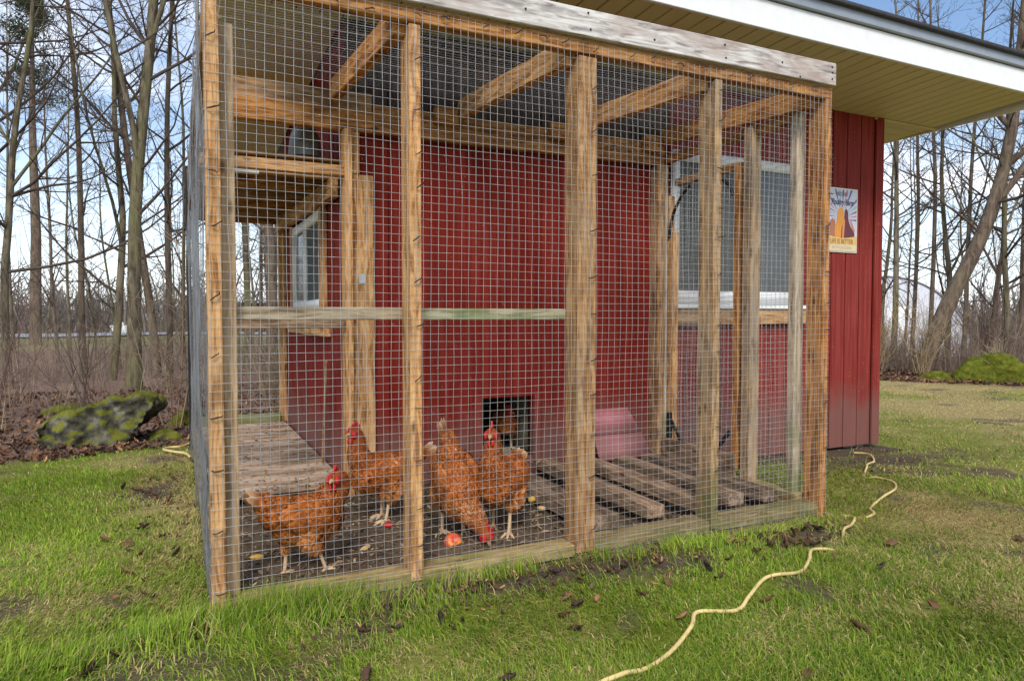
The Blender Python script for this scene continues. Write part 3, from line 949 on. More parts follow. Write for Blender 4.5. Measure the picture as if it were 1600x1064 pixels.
def hen(label, loc, heading, neck, headyaw, headpitch=0.0, pitch=0.0, feet=((0.015, 0.042), (-0.015, -0.042)), scale=1.0, seed=1, lift_foot=None, roll=0.0):
    g = np.random.default_rng(seed)
    root = empty('hen', loc, heading)
    if scale != 1.0:
        root.matrix_basis = root.matrix_basis @ Matrix.Scale(scale, 4); WM[root.name] = root.matrix_basis.copy()
    tag(root, label, 'hen', 'hens in the run')
    piv = Vector((0, 0, 0.17))
    RM = Matrix.Translation(piv) @ Matrix.Rotation(pitch, 4, 'Y') @ Matrix.Translation(-piv)
    r3 = Matrix.Rotation(pitch, 3, 'Y')

    def T(p): return RM @ Vector(p)
    parts = []
    for c, s, ry in (((0, 0, .200), (.128, .074, .082), -8), ((.070, 0, .195), (.082, .070, .086), 12), ((-.085, 0, .222), (.088, .058, .064), 14),
                     ((-.14, 0, .255), (.06, .034, .040), 38), ((-.01, 0, .165), (.095, .064, .065), 0),
                     ((-.015, .066, .215), (.098, .018, .052), 4), ((-.015, -.066, .215), (.098, .018, .052), 4)):
        parts.append(ico(T(c), s, (r3 @ Matrix.Rotation(R(ry), 3, 'Y'))))
    # thighs hang below the body
    hip = [T((0.0, .046, .155)), T((0.0, -.046, .155))]
    shank = []
    for k in (0, 1):
        fx, fy = feet[k]
        fz = 0.0 if lift_foot != k else 0.02
        knee = Vector((fx * .6 - .012, fy, 0.098 + fz))
        shank.append((knee, Vector((fx, fy, 0.008 + fz))))
        for t, rr in ((0, .050), (.25, .048), (.5, .041), (.75, .031), (.95, .022), (1.08, .016)):
            p = hip[k].lerp(knee, t)
            parts.append(ico(p, (rr * 1.1, rr * .8, rr), sub=1))
    # neck chain
    nk = catmull([(*p,) for p in neck], 5)
    for p in nk:
        parts.append(ico(Vector(p[:3]), (p[3],) * 3, sub=2))
    H = Vector(neck[-1][:3])
    hf = Vector((math.cos(headyaw) * math.cos(headpitch), math.sin(headyaw) * math.cos(headpitch), math.sin(headpitch)))
    hs = Vector((0, 0, 1)).cross(hf)
    hs = hs.normalized() if hs.length > 0.05 else Vector((0, 1, 0))
    hu = hf.cross(hs)
    hm = Matrix((hf, hs, hu)).transposed()
    parts.append(ico(H + hf * .006, (.033, .0225, .025), hm))
    me = remeshed('body', parts, 0.0055, 7)
    body = put('body', me, HENBODY, root, None, True)
    # plumage
    V, TT, NN = mesh_arrays(me)
    a, b, c = V[TT[:, 0]], V[TT[:, 1]], V[TT[:, 2]]
    ar = np.linalg.norm(np.cross(b - a, c - a), axis=1)
    n = 6500
    pick = g.choice(len(TT), n, p=ar / ar.sum())
    u = g.random((n, 2)); fl = u.sum(1) > 1; u[fl] = 1 - u[fl]
    P = a[pick] + (b - a)[pick] * u[:, :1] + (c - a)[pick] * u[:, 1:]
    N = NN[TT[pick, 0]] + NN[TT[pick, 1]] + NN[TT[pick, 2]]; N /= np.linalg.norm(N, axis=1, keepdims=True)
    Hn = np.array(H)
    dh = np.linalg.norm(P - Hn, axis=1)
    rel = (P - Hn)
    fw = rel @ np.array(hf)
    keep = ~((dh < 0.045) & (fw > -0.012)) & (P[:, 2] > 0.078)
    P, N, dh = P[keep], N[keep], dh[keep]
    nkp = np.array([p[:3] for p in nk]); nkr = np.array([p[3] for p in nk])
    dn = np.linalg.norm(P[:, None] - nkp[None], axis=2)
    j = dn.argmin(1); dmin = dn.min(1)
    tang = np.gradient(nkp, axis=0); tang /= np.linalg.norm(tang, axis=1, keepdims=True)
    wn_ = np.clip(1.6 - dmin / (nkr[j] + 0.012), 0, 1)[:, None] * (np.clip(j / 6.0, 0, 1))[:, None]
    tail = np.array(T((-.24, 0, .27)))
    bd = tail - P; bd /= np.linalg.norm(bd, axis=1, keepdims=True)
    low = sstep(.16, .10, P[:, 2])[:, None] * (abs(pitch) < .3)
    bd = bd * (1 - low * .8) + np.array([-.3, 0, -1.0]) * low * .8
    Fd = bd * (1 - wn_) - tang[j] * wn_
    Fd += g.normal(0, .12, Fd.shape)
    Fd -= N * (Fd * N).sum(1, keepdims=True); Fd /= np.linalg.norm(Fd, axis=1, keepdims=True) + 1e-9
    wing = (np.abs(np.array([(RM.inverted() @ Vector(p)).y for p in P])) > .062)
    L = np.where(wing, g.uniform(.026, .044, len(P)), g.uniform(.014, .025, len(P))) * (1 - .35 * wn_[:, 0]) * (1 - .3 * (dh < .07))
    W = L * g.uniform(.34, .50, len(P)) * (1 - .3 * wn_[:, 0])
    tn = g.random((len(P), 1)); lum = g.uniform(.60, 1.40, (len(P), 1)) * (.75 + .5 * fbm(P[:, 0] * 1.0 + P[:, 2], P[:, 1] + P[:, 2] * .5, 28, seed, 2)[:, None])
    rust = np.array([.36, .092, .014]); light = np.array([.58, .205, .042]); dark = np.array([.165, .034, .008])
    base = (rust * (1 - tn) + dark * tn) * lum
    tip = (rust * .45 + light * .55) * lum * (1 - .3 * tn)
    fl_ = sstep(.18, .11, P[:, 2])[:, None] * .65
    base = base * (1 - fl_) + np.array([.46, .185, .055]) * lum * fl_; tip = tip * (1 - fl_) + np.array([.60, .29, .105]) * lum * fl_
    pale = (g.random((len(P), 1)) < .008)
    tip = np.where(pale, np.array([[.75, .55, .38]]), tip)
    fv, ff_, fc_ = feathers(P, N, Fd, L, W, base, tip, 0.0045, g)
    pl = put('plumage', np_mesh('plumage', fv, ff_, fc_, False), FEATHERM, root, None, True)
    tag(pl, kind='stuff')
    # tail fan
    for i in range(9):
        k = (i - 4) / 4
        p0 = np.array(T((-.165, k * .018, .262 + .012 * (1 - abs(k)))))
        dr = np.array(r3 @ Vector((-.72 - .12 * abs(k), k * .12, .62 - .18 * abs(k)))); dr /= np.linalg.norm(dr)
        nr = np.array(r3 @ Vector((.1, 1.0 if k >= 0 else -1.0, .35))); nr -= dr * nr.dot(dr); nr /= np.linalg.norm(nr)
        ln = .070 + .022 * g.random()
        b_ = np.array([[.36, .12, .035]]) * g.uniform(.8, 1.2)
        t_ = np.array([[.74, .60, .45]]) if i % 3 == 1 else np.array([[.60, .33, .14]])
        v_, f_, c_ = feathers(p0[None], nr[None], dr[None], np.array([ln]), np.array([.026]), b_, t_, .002, g)
        put('tail_feather', np_mesh('tail_feather', v_, f_, c_), FEATHERM, root, None, True)
    # legs
    for k in (0, 1):
        kn, ft = shank[k]
        segs = [pipe([kn + Vector((0, 0, .012)), kn.lerp(ft, .4), kn.lerp(ft, .85), ft], [.0085, .0066, .0064, .0075], 8)]
        fa = {0: 0.0, 1: 0.0}[k] + g.uniform(-.2, .2)
        for an, ln in ((fa - .55, .048), (fa, .058), (fa + .55, .048), (fa + math.pi + .15, .026)):
            dr = Vector((math.cos(an), math.sin(an), 0))
            dz = 0.0 if lift_foot != k else -.010
            q = [ft + dr * .002, ft + dr * ln * .35 + Vector((0, 0, .003)), ft + dr * ln * .7 + Vector((0, 0, -.002 + dz * .5)), ft + dr * ln + Vector((0, 0, -.006 + dz))]
            segs.append(pipe(q, [.0068, .0058, .0052, .0018], 7))
        v_, f_ = join(segs)
        put('leg', np_mesh('leg', v_, f_, None, True), LEGM, root, None, True)
    # head parts
    def HP(x, y, z): return H + hf * x + hs * y + hu * z
    v_, f_ = pipe([HP(.032, 0, -.002), HP(.042, 0, -.004), HP(.053, 0, -.009)], [.0085, .0060, .0006], 8)
    put('beak', np_mesh('beak', v_, f_, None, True), BEAKM, root, None, True)
    prof = [(.036, .008), (.036, .022), (.030, .030), (.024, .026), (.019, .040), (.012, .032), (.005, .048), (-.003, .036), (-.011, .046), (-.017, .033), (-.027, .034), (-.024, .020), (-.016, .014)]
    vv = []; ffc = []
    m_ = len(prof)
    for sgn in (-1, 1):
        for (x, z) in prof: vv.append(HP(x, sgn * (.0042 - z * .04) + .003 * math.sin(x * 90), z)[:])
    bmq = bmesh.new(); vs_ = [bmq.verts.new(p) for p in vv]
    bmq.faces.new(vs_[:m_]); bmq.faces.new(vs_[m_:][::-1])
    for i in range(m_): bmq.faces.new((vs_[i], vs_[m_ + i], vs_[m_ + (i + 1) % m_], vs_[(i + 1) % m_]))
    bmesh.ops.recalc_face_normals(bmq, faces=bmq.faces[:])
    cme = bpy.data.meshes.new('comb'); bmq.to_mesh(cme); bmq.free()
    put('comb', cme, SKINRED, root, None, True)
    for sgn in (-1, 1):
        put('wattle', np_mesh('wattle', *ico(HP(.023, sgn * .007, -.029), (.011, .0055, .014), hm), None, True), SKINRED, root, None, True)
        put('face_patch', np_mesh('face_patch', *ico(HP(.014, sgn * .0175, -.003), (.021, .0075, .018), hm), None, True), SKINRED, root, None, True)
        put('eye', np_mesh('eye', *ico(HP(.015, sgn * .0245, .003), (.0045, .003, .0045), hm, 1), None, True), EYEM, root, None, True)
    return root


# walking hen by the front sill, head turned back
hen('walking brown hen nearest the mesh corner, head turned back over its shoulder', (0.262, 0.170, 0.022), R(24),
    [(.085, 0, .225, .060), (.125, -.004, .268, .049), (.138, -.010, .297, .039), (.128, -.022, .318, .032), (.106, -.036, .326, .026)], R(212), 0.0, R(4),
    feet=((-.055, .040), (.060, -.044)), scale=0.90, seed=2, lift_foot=None)
hen('brown hen standing upright half hidden behind the second front post', (0.635, 0.60, 0.03), R(196),
    [(.075, 0, .225, .060), (.110, 0, .275, .046), (.118, 0, .320, .036), (.120, 0, .352, .030), (.128, 0, .375, .025)], 0.25, 0.05, R(-8), scale=0.96, seed=3)
hen('brown hen bending down to peck beside the apple, tail in the air', (0.835, 0.335, 0.022), R(-92),
    [(.085, .0, .150, .060), (.125, .012, .118, .048), (.150, .030, .085, .037), (.163, .045, .062, .029), (.170, .055, .048, .024)], 0.35, R(-55), R(34),
    feet=((.015, .030), (-.03, -.040)), scale=1.0, seed=4)
hen('brown hen facing the camera in front of the pop hole', (1.000, 0.275, 0.022), R(-132),
    [(.080, 0, .225, .062), (.108, 0, .280, .047), (.110, 0, .325, .036), (.110, 0, .360, .029), (.118, 0, .385, .025)], 0.15, 0.0, R(-12),
    feet=((.025, .035), (-.04, -.045)), scale=1.02, seed=5)
hen('hen in the dark of the shed looking out through the pop hole', (1.535, 1.375, 0.106), R(-108),
    [(.080, 0, .190, .060), (.115, 0, .222, .046), (.125, 0, .245, .036), (.130, 0, .262, .029), (.138, 0, .272, .025)], 0.9, 0.0, R(0), scale=0.8, seed=6)

# ------------------------------------------------------------------ scraps in the run
def lathe(prof, n=16):
    V, F = [], []
    for (r_, z) in prof:
        for j in range(n): V.append((r_ * math.cos(2 * math.pi * j / n), r_ * math.sin(2 * math.pi * j / n), z))
    for i in range(len(prof) - 1):
        for j in range(n):
            k = (j + 1) % n
            F.append((i * n + j, i * n + k, (i + 1) * n + k, (i + 1) * n + j))
    return np.array(V), np.array(F)


am, ant, ab = M('apple_skin', 0.4, spec=0.4)
acol = ramp(ant, noise(ant, coords(ant, (16, 16, 34)), 1.0, 4, 0.6, 0.5), [(0.35, (0.62, 0.045, 0.03)), (0.5, (0.70, 0.16, 0.04)), (0.66, (0.72, 0.40, 0.08))])
ant.links.new(acol, ab.inputs['Base Color'])
apv, apf = lathe([(0.0005, .052), (.006, .056), (.018, .066), (.032, .062), (.039, .046), (.038, .030), (.030, .012), (.018, .002), (.008, .000), (.0005, .006)], 20)
ap = put('apple', np_mesh('apple', apv, apf, None, True), am, None, Matrix.Translation((0.772, 0.235, 0.018)) @ Euler((R(50), R(20), 0)).to_matrix().to_4x4() @ Matrix.Scale(.82, 4))
tag(ap, 'red and yellow apple lying on the dirt by the second post', 'apple')
YEL = plain('squash_flesh', (0.68, 0.40, 0.06), 0.55, var=0.2, s=40); TANV = plain('crust', (0.52, 0.34, 0.16), 0.8, var=0.3, s=50, bmp=.4); SHELL = plain('eggshell', (0.74, 0.66, 0.55), 0.6, var=0.08)


def lump(name, label, cat, loc, s, mat, seed):
    v, f = ico((0, 0, 0), s, None, 3)
    k = 1 + (fbm(v[:, 0] * 30 + 5, v[:, 1] * 30 + v[:, 2] * 17, 1.0, seed, 3) - .5)[:, None] * .7
    tag(put(name, np_mesh(name, v * k, f, None, True), mat, None, Matrix.Translation(loc) @ Matrix.Rotation(seed, 4, 'Z')), label, cat)


lump('squash_piece', 'small yellow squash piece on the dirt behind the facing hen', 'food scrap', (1.27, 0.545, 0.052), (.021, .016, .013), YEL, 1)
lump('bread_crust', 'tan bread crust beside the first floor plank', 'food scrap', (1.255, 0.43, 0.045), (.020, .014, .010), TANV, 2)
lump('orange_peel', 'orange scrap on the dirt under the walking hen tail', 'food scrap', (0.14, 0.36, 0.035), (.022, .014, .008), YEL, 3)
lump('bread_crust', 'pale crust on the floor to the right of the walking hen', 'food scrap', (0.485, 0.29, 0.035), (.030, .012, .008), TANV, 4)
lump('tomato_piece', 'red tomato scrap at the foot of the standing hen', 'food scrap', (0.625, 0.50, 0.04), (.020, .014, .010), SKINRED, 5)
ev, ef = lathe([(.0005, 0), (.010, .002), (.017, .008), (.021, .018), (.020, .022)], 14)
tag(put('eggshell', np_mesh('eggshell', ev, ef, None, True), SHELL, None, Matrix.Translation((1.335, 0.40, 0.036)) @ Euler((R(65), 0, .5)).to_matrix().to_4x4()), 'broken pale eggshell half beside the floor planks', 'eggshell')
# chips and straw on the floor
g = np.random.default_rng(55)
n = 7000
cx = g.uniform(0.03, 2.33, n); cy = g.uniform(0.11, 1.06, n)
m_ = g.random(n) < 0.10
cy = np.where(m_, g.uniform(1.0, 3.0, n), cy); cx = np.where(m_, g.uniform(0.04, .57, n), cx)
czz = 0.004 + 0.035 * fbm(cx, cy, 2.5, 81, 4) + 0.016 * fbm(cx, cy, 14, 83, 2) + 0.003 - 0.03 * sstep(1.2, 1.45, cx) * sstep(.08, .2, cy)
czz = np.where(cy > 1.02, 0.0945, czz)
an = g.uniform(0, 6.28, n); ln = g.uniform(.006, .030, n) * np.where(g.random(n) < .2, 1.5, 1); wd = ln * g.uniform(.10, .45, n)
tl = g.normal(0, .28, n)
d1 = np.stack([np.cos(an), np.sin(an), tl], 1); d2 = np.stack([-np.sin(an), np.cos(an), g.normal(0, .25, n)], 1)
c0 = np.stack([cx, cy, czz], 1)
V = np.stack([c0 - d1 * ln[:, None] / 2, c0 + d2 * wd[:, None] / 2 + [0, 0, .002], c0 + d1 * ln[:, None] / 2, c0 - d2 * wd[:, None] / 2 + [0, 0, .002]], 1).reshape(-1, 3)
F = np.arange(n * 4).reshape(n, 4)
pal = np.array([[.13, .085, .05], [.28, .19, .10], [.46, .35, .21], [.075, .05, .035], [.20, .13, .075]])
cc = pal[g.choice(5, n, p=[.25, .22, .14, .18, .21])] * g.uniform(.7, 1.25, (n, 1))
tag(put('litter_chips', np_mesh('litter_chips', V, F, np.repeat(cc, 4, 0)), LEAFM), 'brown wood chips and straw scattered over the run floor', 'litter', kind='stuff')

# stick in the covered strip
sv_, sf_ = pipe([(0.555, 1.44, 0.10), (0.562, 1.43, 0.34), (0.572, 1.41, 0.62)], [.008, .0075, .007], 7)
tag(put('leaning_stick', np_mesh('leaning_stick', sv_, sf_, None, True), DARKW), 'dark wooden stick leaning on the shed side wall', 'stick')
# bell shaped housing on the low ledge
hv, hf_ = lathe([(.001, .16), (.030, .155), (.052, .135), (.066, .10), (.072, .05), (.075, .005), (.075, 0), (.066, 0)], 20)
gal = tag(empty('hanging_lantern', (0.455, 1.27, 1.566)), 'grey domed lantern housing above the covered strip beside the shed', 'lantern')
put('dome', np_mesh('dome', hv, hf_, None, True), plain('dull_plastic', (0.16, 0.17, 0.15), 0.3, spec=0.5, var=0.2), gal, Matrix.Translation((0, 0, 0)), True)
rv_, rf_ = lathe([(.070, -.006), (.080, -.006), (.080, .006), (.070, .006), (.070, -.006)], 20)
put('rim', np_mesh('rim', rv_, rf_, None, True), BLACKM, gal, Matrix.Translation((0, 0, 0)), True)

# ------------------------------------------------------------------ poster on the shed wall
sign = tag(empty('wall_sign', (3.842, YW - 0.004, 1.466)), 'farm sign with sun rays and hens on the red wall right of the run', 'sign')
SW, SH = 0.305, 0.42


def flat(name, poly, y, c, rough=0.45):
    V = np.array([(x, y, z) for x, z in poly]); me = bpy.data.meshes.new(name)
    me.from_pydata([tuple(p) for p in V], [], [list(range(len(poly)))]); me.update()
    put(name, me, plain(name + '_ink', c, rough, var=0.08, s=50), sign, None, True)


put('plate', box_mesh(SW, 0.006, SH, 0.001), plain('sign_border', (0.74, 0.70, 0.62), 0.45, var=0.05), sign, Matrix.Translation((-SW / 2, -0.002, 0)), True)
hw, hh = SW / 2 - .008, SH / 2 - .008
flat('sign_ground', [(-hw, -hh), (hw, -hh), (hw, hh), (-hw, hh)], -0.0056, (0.56, 0.57, 0.66))
cx0, cz0 = 0.0, 0.015
cols = [(0.10, 0.10, 0.26), (0.62, 0.20, 0.20), (0.12, 0.12, 0.13), (0.30, 0.44, 0.42), (0.16, 0.14, 0.30), (0.66, 0.62, 0.60)]
for i in range(18):
    a0 = R(-6 + i * 11.2); a1 = a0 + R(4.2)
    def edge(a):
        dxx, dzz = math.cos(a), math.sin(a)
        t_ = min((hw if dxx > 0 else -hw) / dxx - cx0 / dxx if abs(dxx) > 1e-6 else 9, (hh - cz0) / dzz if dzz > 1e-6 else 9, (-hh - cz0) / dzz if dzz < -1e-6 else 9)
        return (cx0 + dxx * t_ * .99, cz0 + dzz * t_ * .99)
    flat('sun_ray', [(cx0 + .05 * math.cos(a0), cz0 + .05 * math.sin(a0)), edge(a0), edge(a1)], -0.0062, cols[i % 6])
flat('printed_hen', [(-.115, -.115), (-.118, -.05), (-.105, -.005), (-.085, .012), (-.07, -.005), (-.062, .02), (-.055, -.115)], -0.0066, (0.42, 0.17, 0.09))
flat('printed_hen', [(-.060, -.118), (-.064, -.05), (-.045, .0), (-.040, .055), (-.018, .082), (.008, .078), (.022, .05), (.018, .0), (.04, -.118)], -0.0070, (0.72, 0.30, 0.05))
flat('printed_hen', [(-.005, -.118), (.0, -.05), (.022, .01), (.030, .068), (.045, .078), (.060, .055), (.062, .01), (.085, -.04), (.125, -.085), (.120, -.118)], -0.0074, (0.14, 0.035, 0.04))
flat('printed_hen', [(.078, .012), (.092, .005), (.115, -.04), (.128, -.06), (.122, -.078), (.095, -.05)], -0.0078, (0.60, 0.24, 0.18))
flat('printed_hen', [(.004, -.118), (.008, -.03), (.02, .02), (.032, .0), (.026, -.06), (.02, -.118)], -0.0080, (0.70, 0.27, 0.08))
flat('banner', [(-hw, -hh), (hw, -hh), (hw, -.098), (.06, -.112), (0, -.116), (-.06, -.112), (-hw, -.098)], -0.0084, (0.66, 0.44, 0.16))
flat('banner_band', [(-hw, -.160), (hw, -.160), (hw, -hh), (-hw, -hh)], -0.0088, (0.66, 0.54, 0.34))


def text(txt, x, z, size, c, shear=0.0, sx=1.0, y=-0.0092):
    cu = bpy.data.curves.new('t', 'FONT'); cu.body = txt; cu.size = size; cu.align_x = 'CENTER'; cu.shear = shear; cu.offset = size * 0.012
    o = bpy.data.objects.new('tmp', cu); COL.objects.link(o)
    me = bpy.data.meshes.new_from_object(o.evaluated_get(bpy.context.evaluated_depsgraph_get()))
    bpy.data.objects.remove(o)
    me.materials.clear()
    put('lettering', me, plain('ink', c, 0.5, var=0.05), sign, Matrix.Translation((x, y, z)) @ Matrix.Rotation(R(90), 4, 'X') @ Matrix.Diagonal((sx, 1, 1, 1)), True)


text("PECKIN'", 0.0, 0.160, 0.032, (0.16, 0.16, 0.20))
text('Poultry Farm', 0.004, 0.100, 0.054, (0.05, 0.05, 0.12), 0.35, 0.74)
text('LIFE IS BETTER', 0.0, -0.152, 0.042, (0.30, 0.13, 0.02), 0.0, 0.82)
text('WITH CHICKENS', 0.0, -0.188, 0.028, (0.46, 0.34, 0.26), 0.0, 0.85)

# ------------------------------------------------------------------ hose
hp = [(3.80, 0.93), (3.80, 0.828), (3.66, 0.69), (3.555, 0.655), (3.42, 0.56), (3.25, 0.445), (3.262, 0.381), (3.245, 0.277), (3.096, 0.158), (2.898, 0.081), (2.696, -0.003), (2.63, -0.07), (2.57, -0.06), (2.506, 0.02),
      (2.514, -0.06), (2.378, -0.153), (2.277, -0.197), (2.153, -0.29), (2.048, -0.303), (1.967, -0.31), (1.873, -0.38), (1.773, -0.43), (1.665, -0.422), (1.574, -0.456), (1.452, -0.523), (1.361, -0.565), (1.245, -0.535), (1.162, -0.605), (1.034, -0.682), (0.92, -0.726), (0.838, -0.738), (0.70, -0.78), (0.45, -0.95)]
pts = [(p[0], p[1], float(gz(p[0], p[1])) + 0.014 + 0.006 * math.sin(i * 1.7) - (0.022 if i in (5, 12, 13, 17) else 0)) for i, p in enumerate(hp)]
hv, hf_ = pipe(catmull(pts, 6), 0.0060, 8)
tag(put('garden_hose', np_mesh('garden_hose', hv, hf_, None, True), HOSE), 'pale yellow garden hose snaking over the lawn from under the shed', 'hose')
hp = [(0.02, 3.35), (-0.06, 3.05), (-0.15, 3.02), (-0.185, 2.96), (-0.13, 2.86), (-0.055, 2.76), (-0.03, 2.60)]
pts = [(p[0], p[1], float(gz(p[0], p[1])) + 0.025) for p in hp]
hv, hf_ = pipe(catmull(pts, 5), 0.0085, 8)
tag(put('garden_hose', np_mesh('garden_hose', hv, hf_, None, True), HOSE), 'short yellow loop of hose beside the mossy boulder', 'hose')

# ================================================================== rocks
mm, mnt, mb = M('mossy_stone', 0.95, spec=0.1)
mv = coords(mnt, (9, 9, 9), False)
mg = noise(mnt, mv, 1.0, 7, 0.65)
mcol = ramp(mnt, mg, [(0.36, (0.028, 0.027, 0.018)), (0.5, (0.085, 0.080, 0.055)), (0.66, (0.22, 0.205, 0.16))])
geo = mnt.nodes.new('ShaderNodeNewGeometry'); ms = mnt.nodes.new('ShaderNodeSeparateXYZ'); mnt.links.new(geo.outputs['Normal'], ms.inputs[0])
mad = mnt.nodes.new('ShaderNodeMath'); mad.operation = 'MULTIPLY_ADD'; mad.inputs[1].default_value = 1.3
mnt.links.new(noise(mnt, coords(mnt, (5, 5, 5), False), 1.0, 5, 0.6), mad.inputs[0]); mnt.links.new(ms.outputs['Z'], mad.inputs[2])
mk = ramp(mnt, mad.outputs[0], [(0.85, (0, 0, 0)), (1.25, (0.9,) * 3)])
mcol2 = mixc(mnt, mk, mcol, ramp(mnt, mg, [(0.3, (0.050, 0.058, 0.010)), (0.7, (0.20, 0.20, 0.022))]))
mnt.links.new(mcol2, mb.inputs['Base Color']); bump(mnt, mb, mg, 0.8, 0.03)
mossm, tnt, tb = M('moss', 0.95, spec=0.1)
tg = noise(tnt, coords(tnt, (14, 14, 14), False), 1.0, 6, 0.65)
tnt.links.new(ramp(tnt, tg, [(0.3, (0.05, 0.060, 0.010)), (0.55, (0.14, 0.155, 0.018)), (0.8, (0.25, 0.26, 0.035))]), tb.inputs['Base Color']); bump(tnt, tb, tg, 1.0, 0.05)


def boulder(name, label, prof, depth, at, rz, mat, voxel=0.014, amp=0.075, seed=1, s=6.0):
    bm = bmesh.new()
    fr = [bm.verts.new((x, -depth / 2, z)) for x, z in prof]; bk = [bm.verts.new((x * .92, depth / 2, z * .85)) for x, z in prof]
    bm.faces.new(fr); bm.faces.new(bk[::-1])
    for i in range(len(prof)): bm.faces.new((fr[i], bk[i], bk[(i + 1) % len(prof)], fr[(i + 1) % len(prof)]))
    bmesh.ops.recalc_face_normals(bm, faces=bm.faces[:]); bmesh.ops.triangulate(bm, faces=bm.faces[:])
    v = np.array([p.co[:] for p in bm.verts]); f = np.array([[q.index for q in p.verts] for p in bm.faces]); bm.free()
    me = remeshed(name, [(v, f)], voxel, 5)
    V, T_, N_ = mesh_arrays(me)
    k = (fbm(V[:, 0] + V[:, 1] * .7, V[:, 2] + V[:, 1] * .4, s, seed, 4) - .5) * amp * 2 + (fbm(V[:, 0] - V[:, 1], V[:, 2] * 1.3, s * 4, seed + 5, 4) - .5) * amp * .9
    me.vertices.foreach_set('co', (V + N_ * k[:, None]).astype(np.float32).ravel()); me.update()
    o = put(name, me, mat, None, Matrix.Translation(at) @ Matrix.Rotation(rz, 4, 'Z'))
    return tag(o, label, 'rock')


q = gp(-0.60, 3.72)
boulder('boulder', 'long mossy boulder tilted up at its right end beside the left lawn', [(-.36, -.05), (-.37, .14), (-.30, .19), (-.10, .25), (.08, .31), (.26, .375), (.36, .36), (.405, .29), (.34, .17), (.24, .06), (.10, -.02), (-.15, -.06)], .40, q, R(-12), mm, seed=3)
q = gp(-0.18, 3.60)
boulder('boulder', 'low dark stone under the raised end of the boulder', [(-.13, -.05), (-.12, .04), (-.04, .085), (.06, .07), (.13, -.05)], .2, q, 0.2, mm, seed=5, voxel=.015, amp=.03)
q = gp(0.0, 4.45, -.08)
boulder('boulder', 'small bright mossy stone among twigs behind the run corner', [(-.20, -.05), (-.18, .10), (-.05, .20), (.10, .19), (.2, .05), (.2, -.05)], .3, q, 0, mossm, seed=6, amp=.04)
q = gp(10.42, 3.82, -.03)
boulder('boulder', 'large dome of green moss at the far right lawn edge', [(-.50, -.1), (-.47, .16), (-.30, .36), (-.02, .47), (.25, .42), (.44, .22), (.52, -.1)], .9, q, R(-60), mossm, voxel=.035, amp=.06, seed=7, s=3)
q = gp(9.87, 4.27, -.03)
boulder('boulder', 'low green moss hump left of the larger mossy dome', [(-.27, -.1), (-.24, .07), (-.05, .17), (.12, .15), (.26, .03), (.27, -.1)], .5, q, R(-60), mossm, voxel=.03, amp=.04, seed=8, s=3)
q = gp(-1.0, 5.6, -.05)
boulder('boulder', 'flat mossy stone in dead leaves behind the long boulder', [(-.25, -.05), (-.22, .08), (0, .13), (.2, .08), (.25, -.05)], .4, q, R(0), mossm, voxel=.03, amp=.04, seed=9, s=3)

# ================================================================== trees
def rot_axis(v, ax, an):
    return v * math.cos(an) + np.cross(ax, v) * math.sin(an) + ax * ax.dot(v) * (1 - math.cos(an))


def grow(g, p, d, L, K, up, wob):
    pts = [p.copy()]
    st = L / (K - 1)
    for i in range(K - 1):
        d = d + np.array([0, 0, up]) / K + g.normal(0, wob, 3)
        d = d / np.linalg.norm(d)
        p = p + d * st
        pts.append(p.copy())
    return np.array(pts)


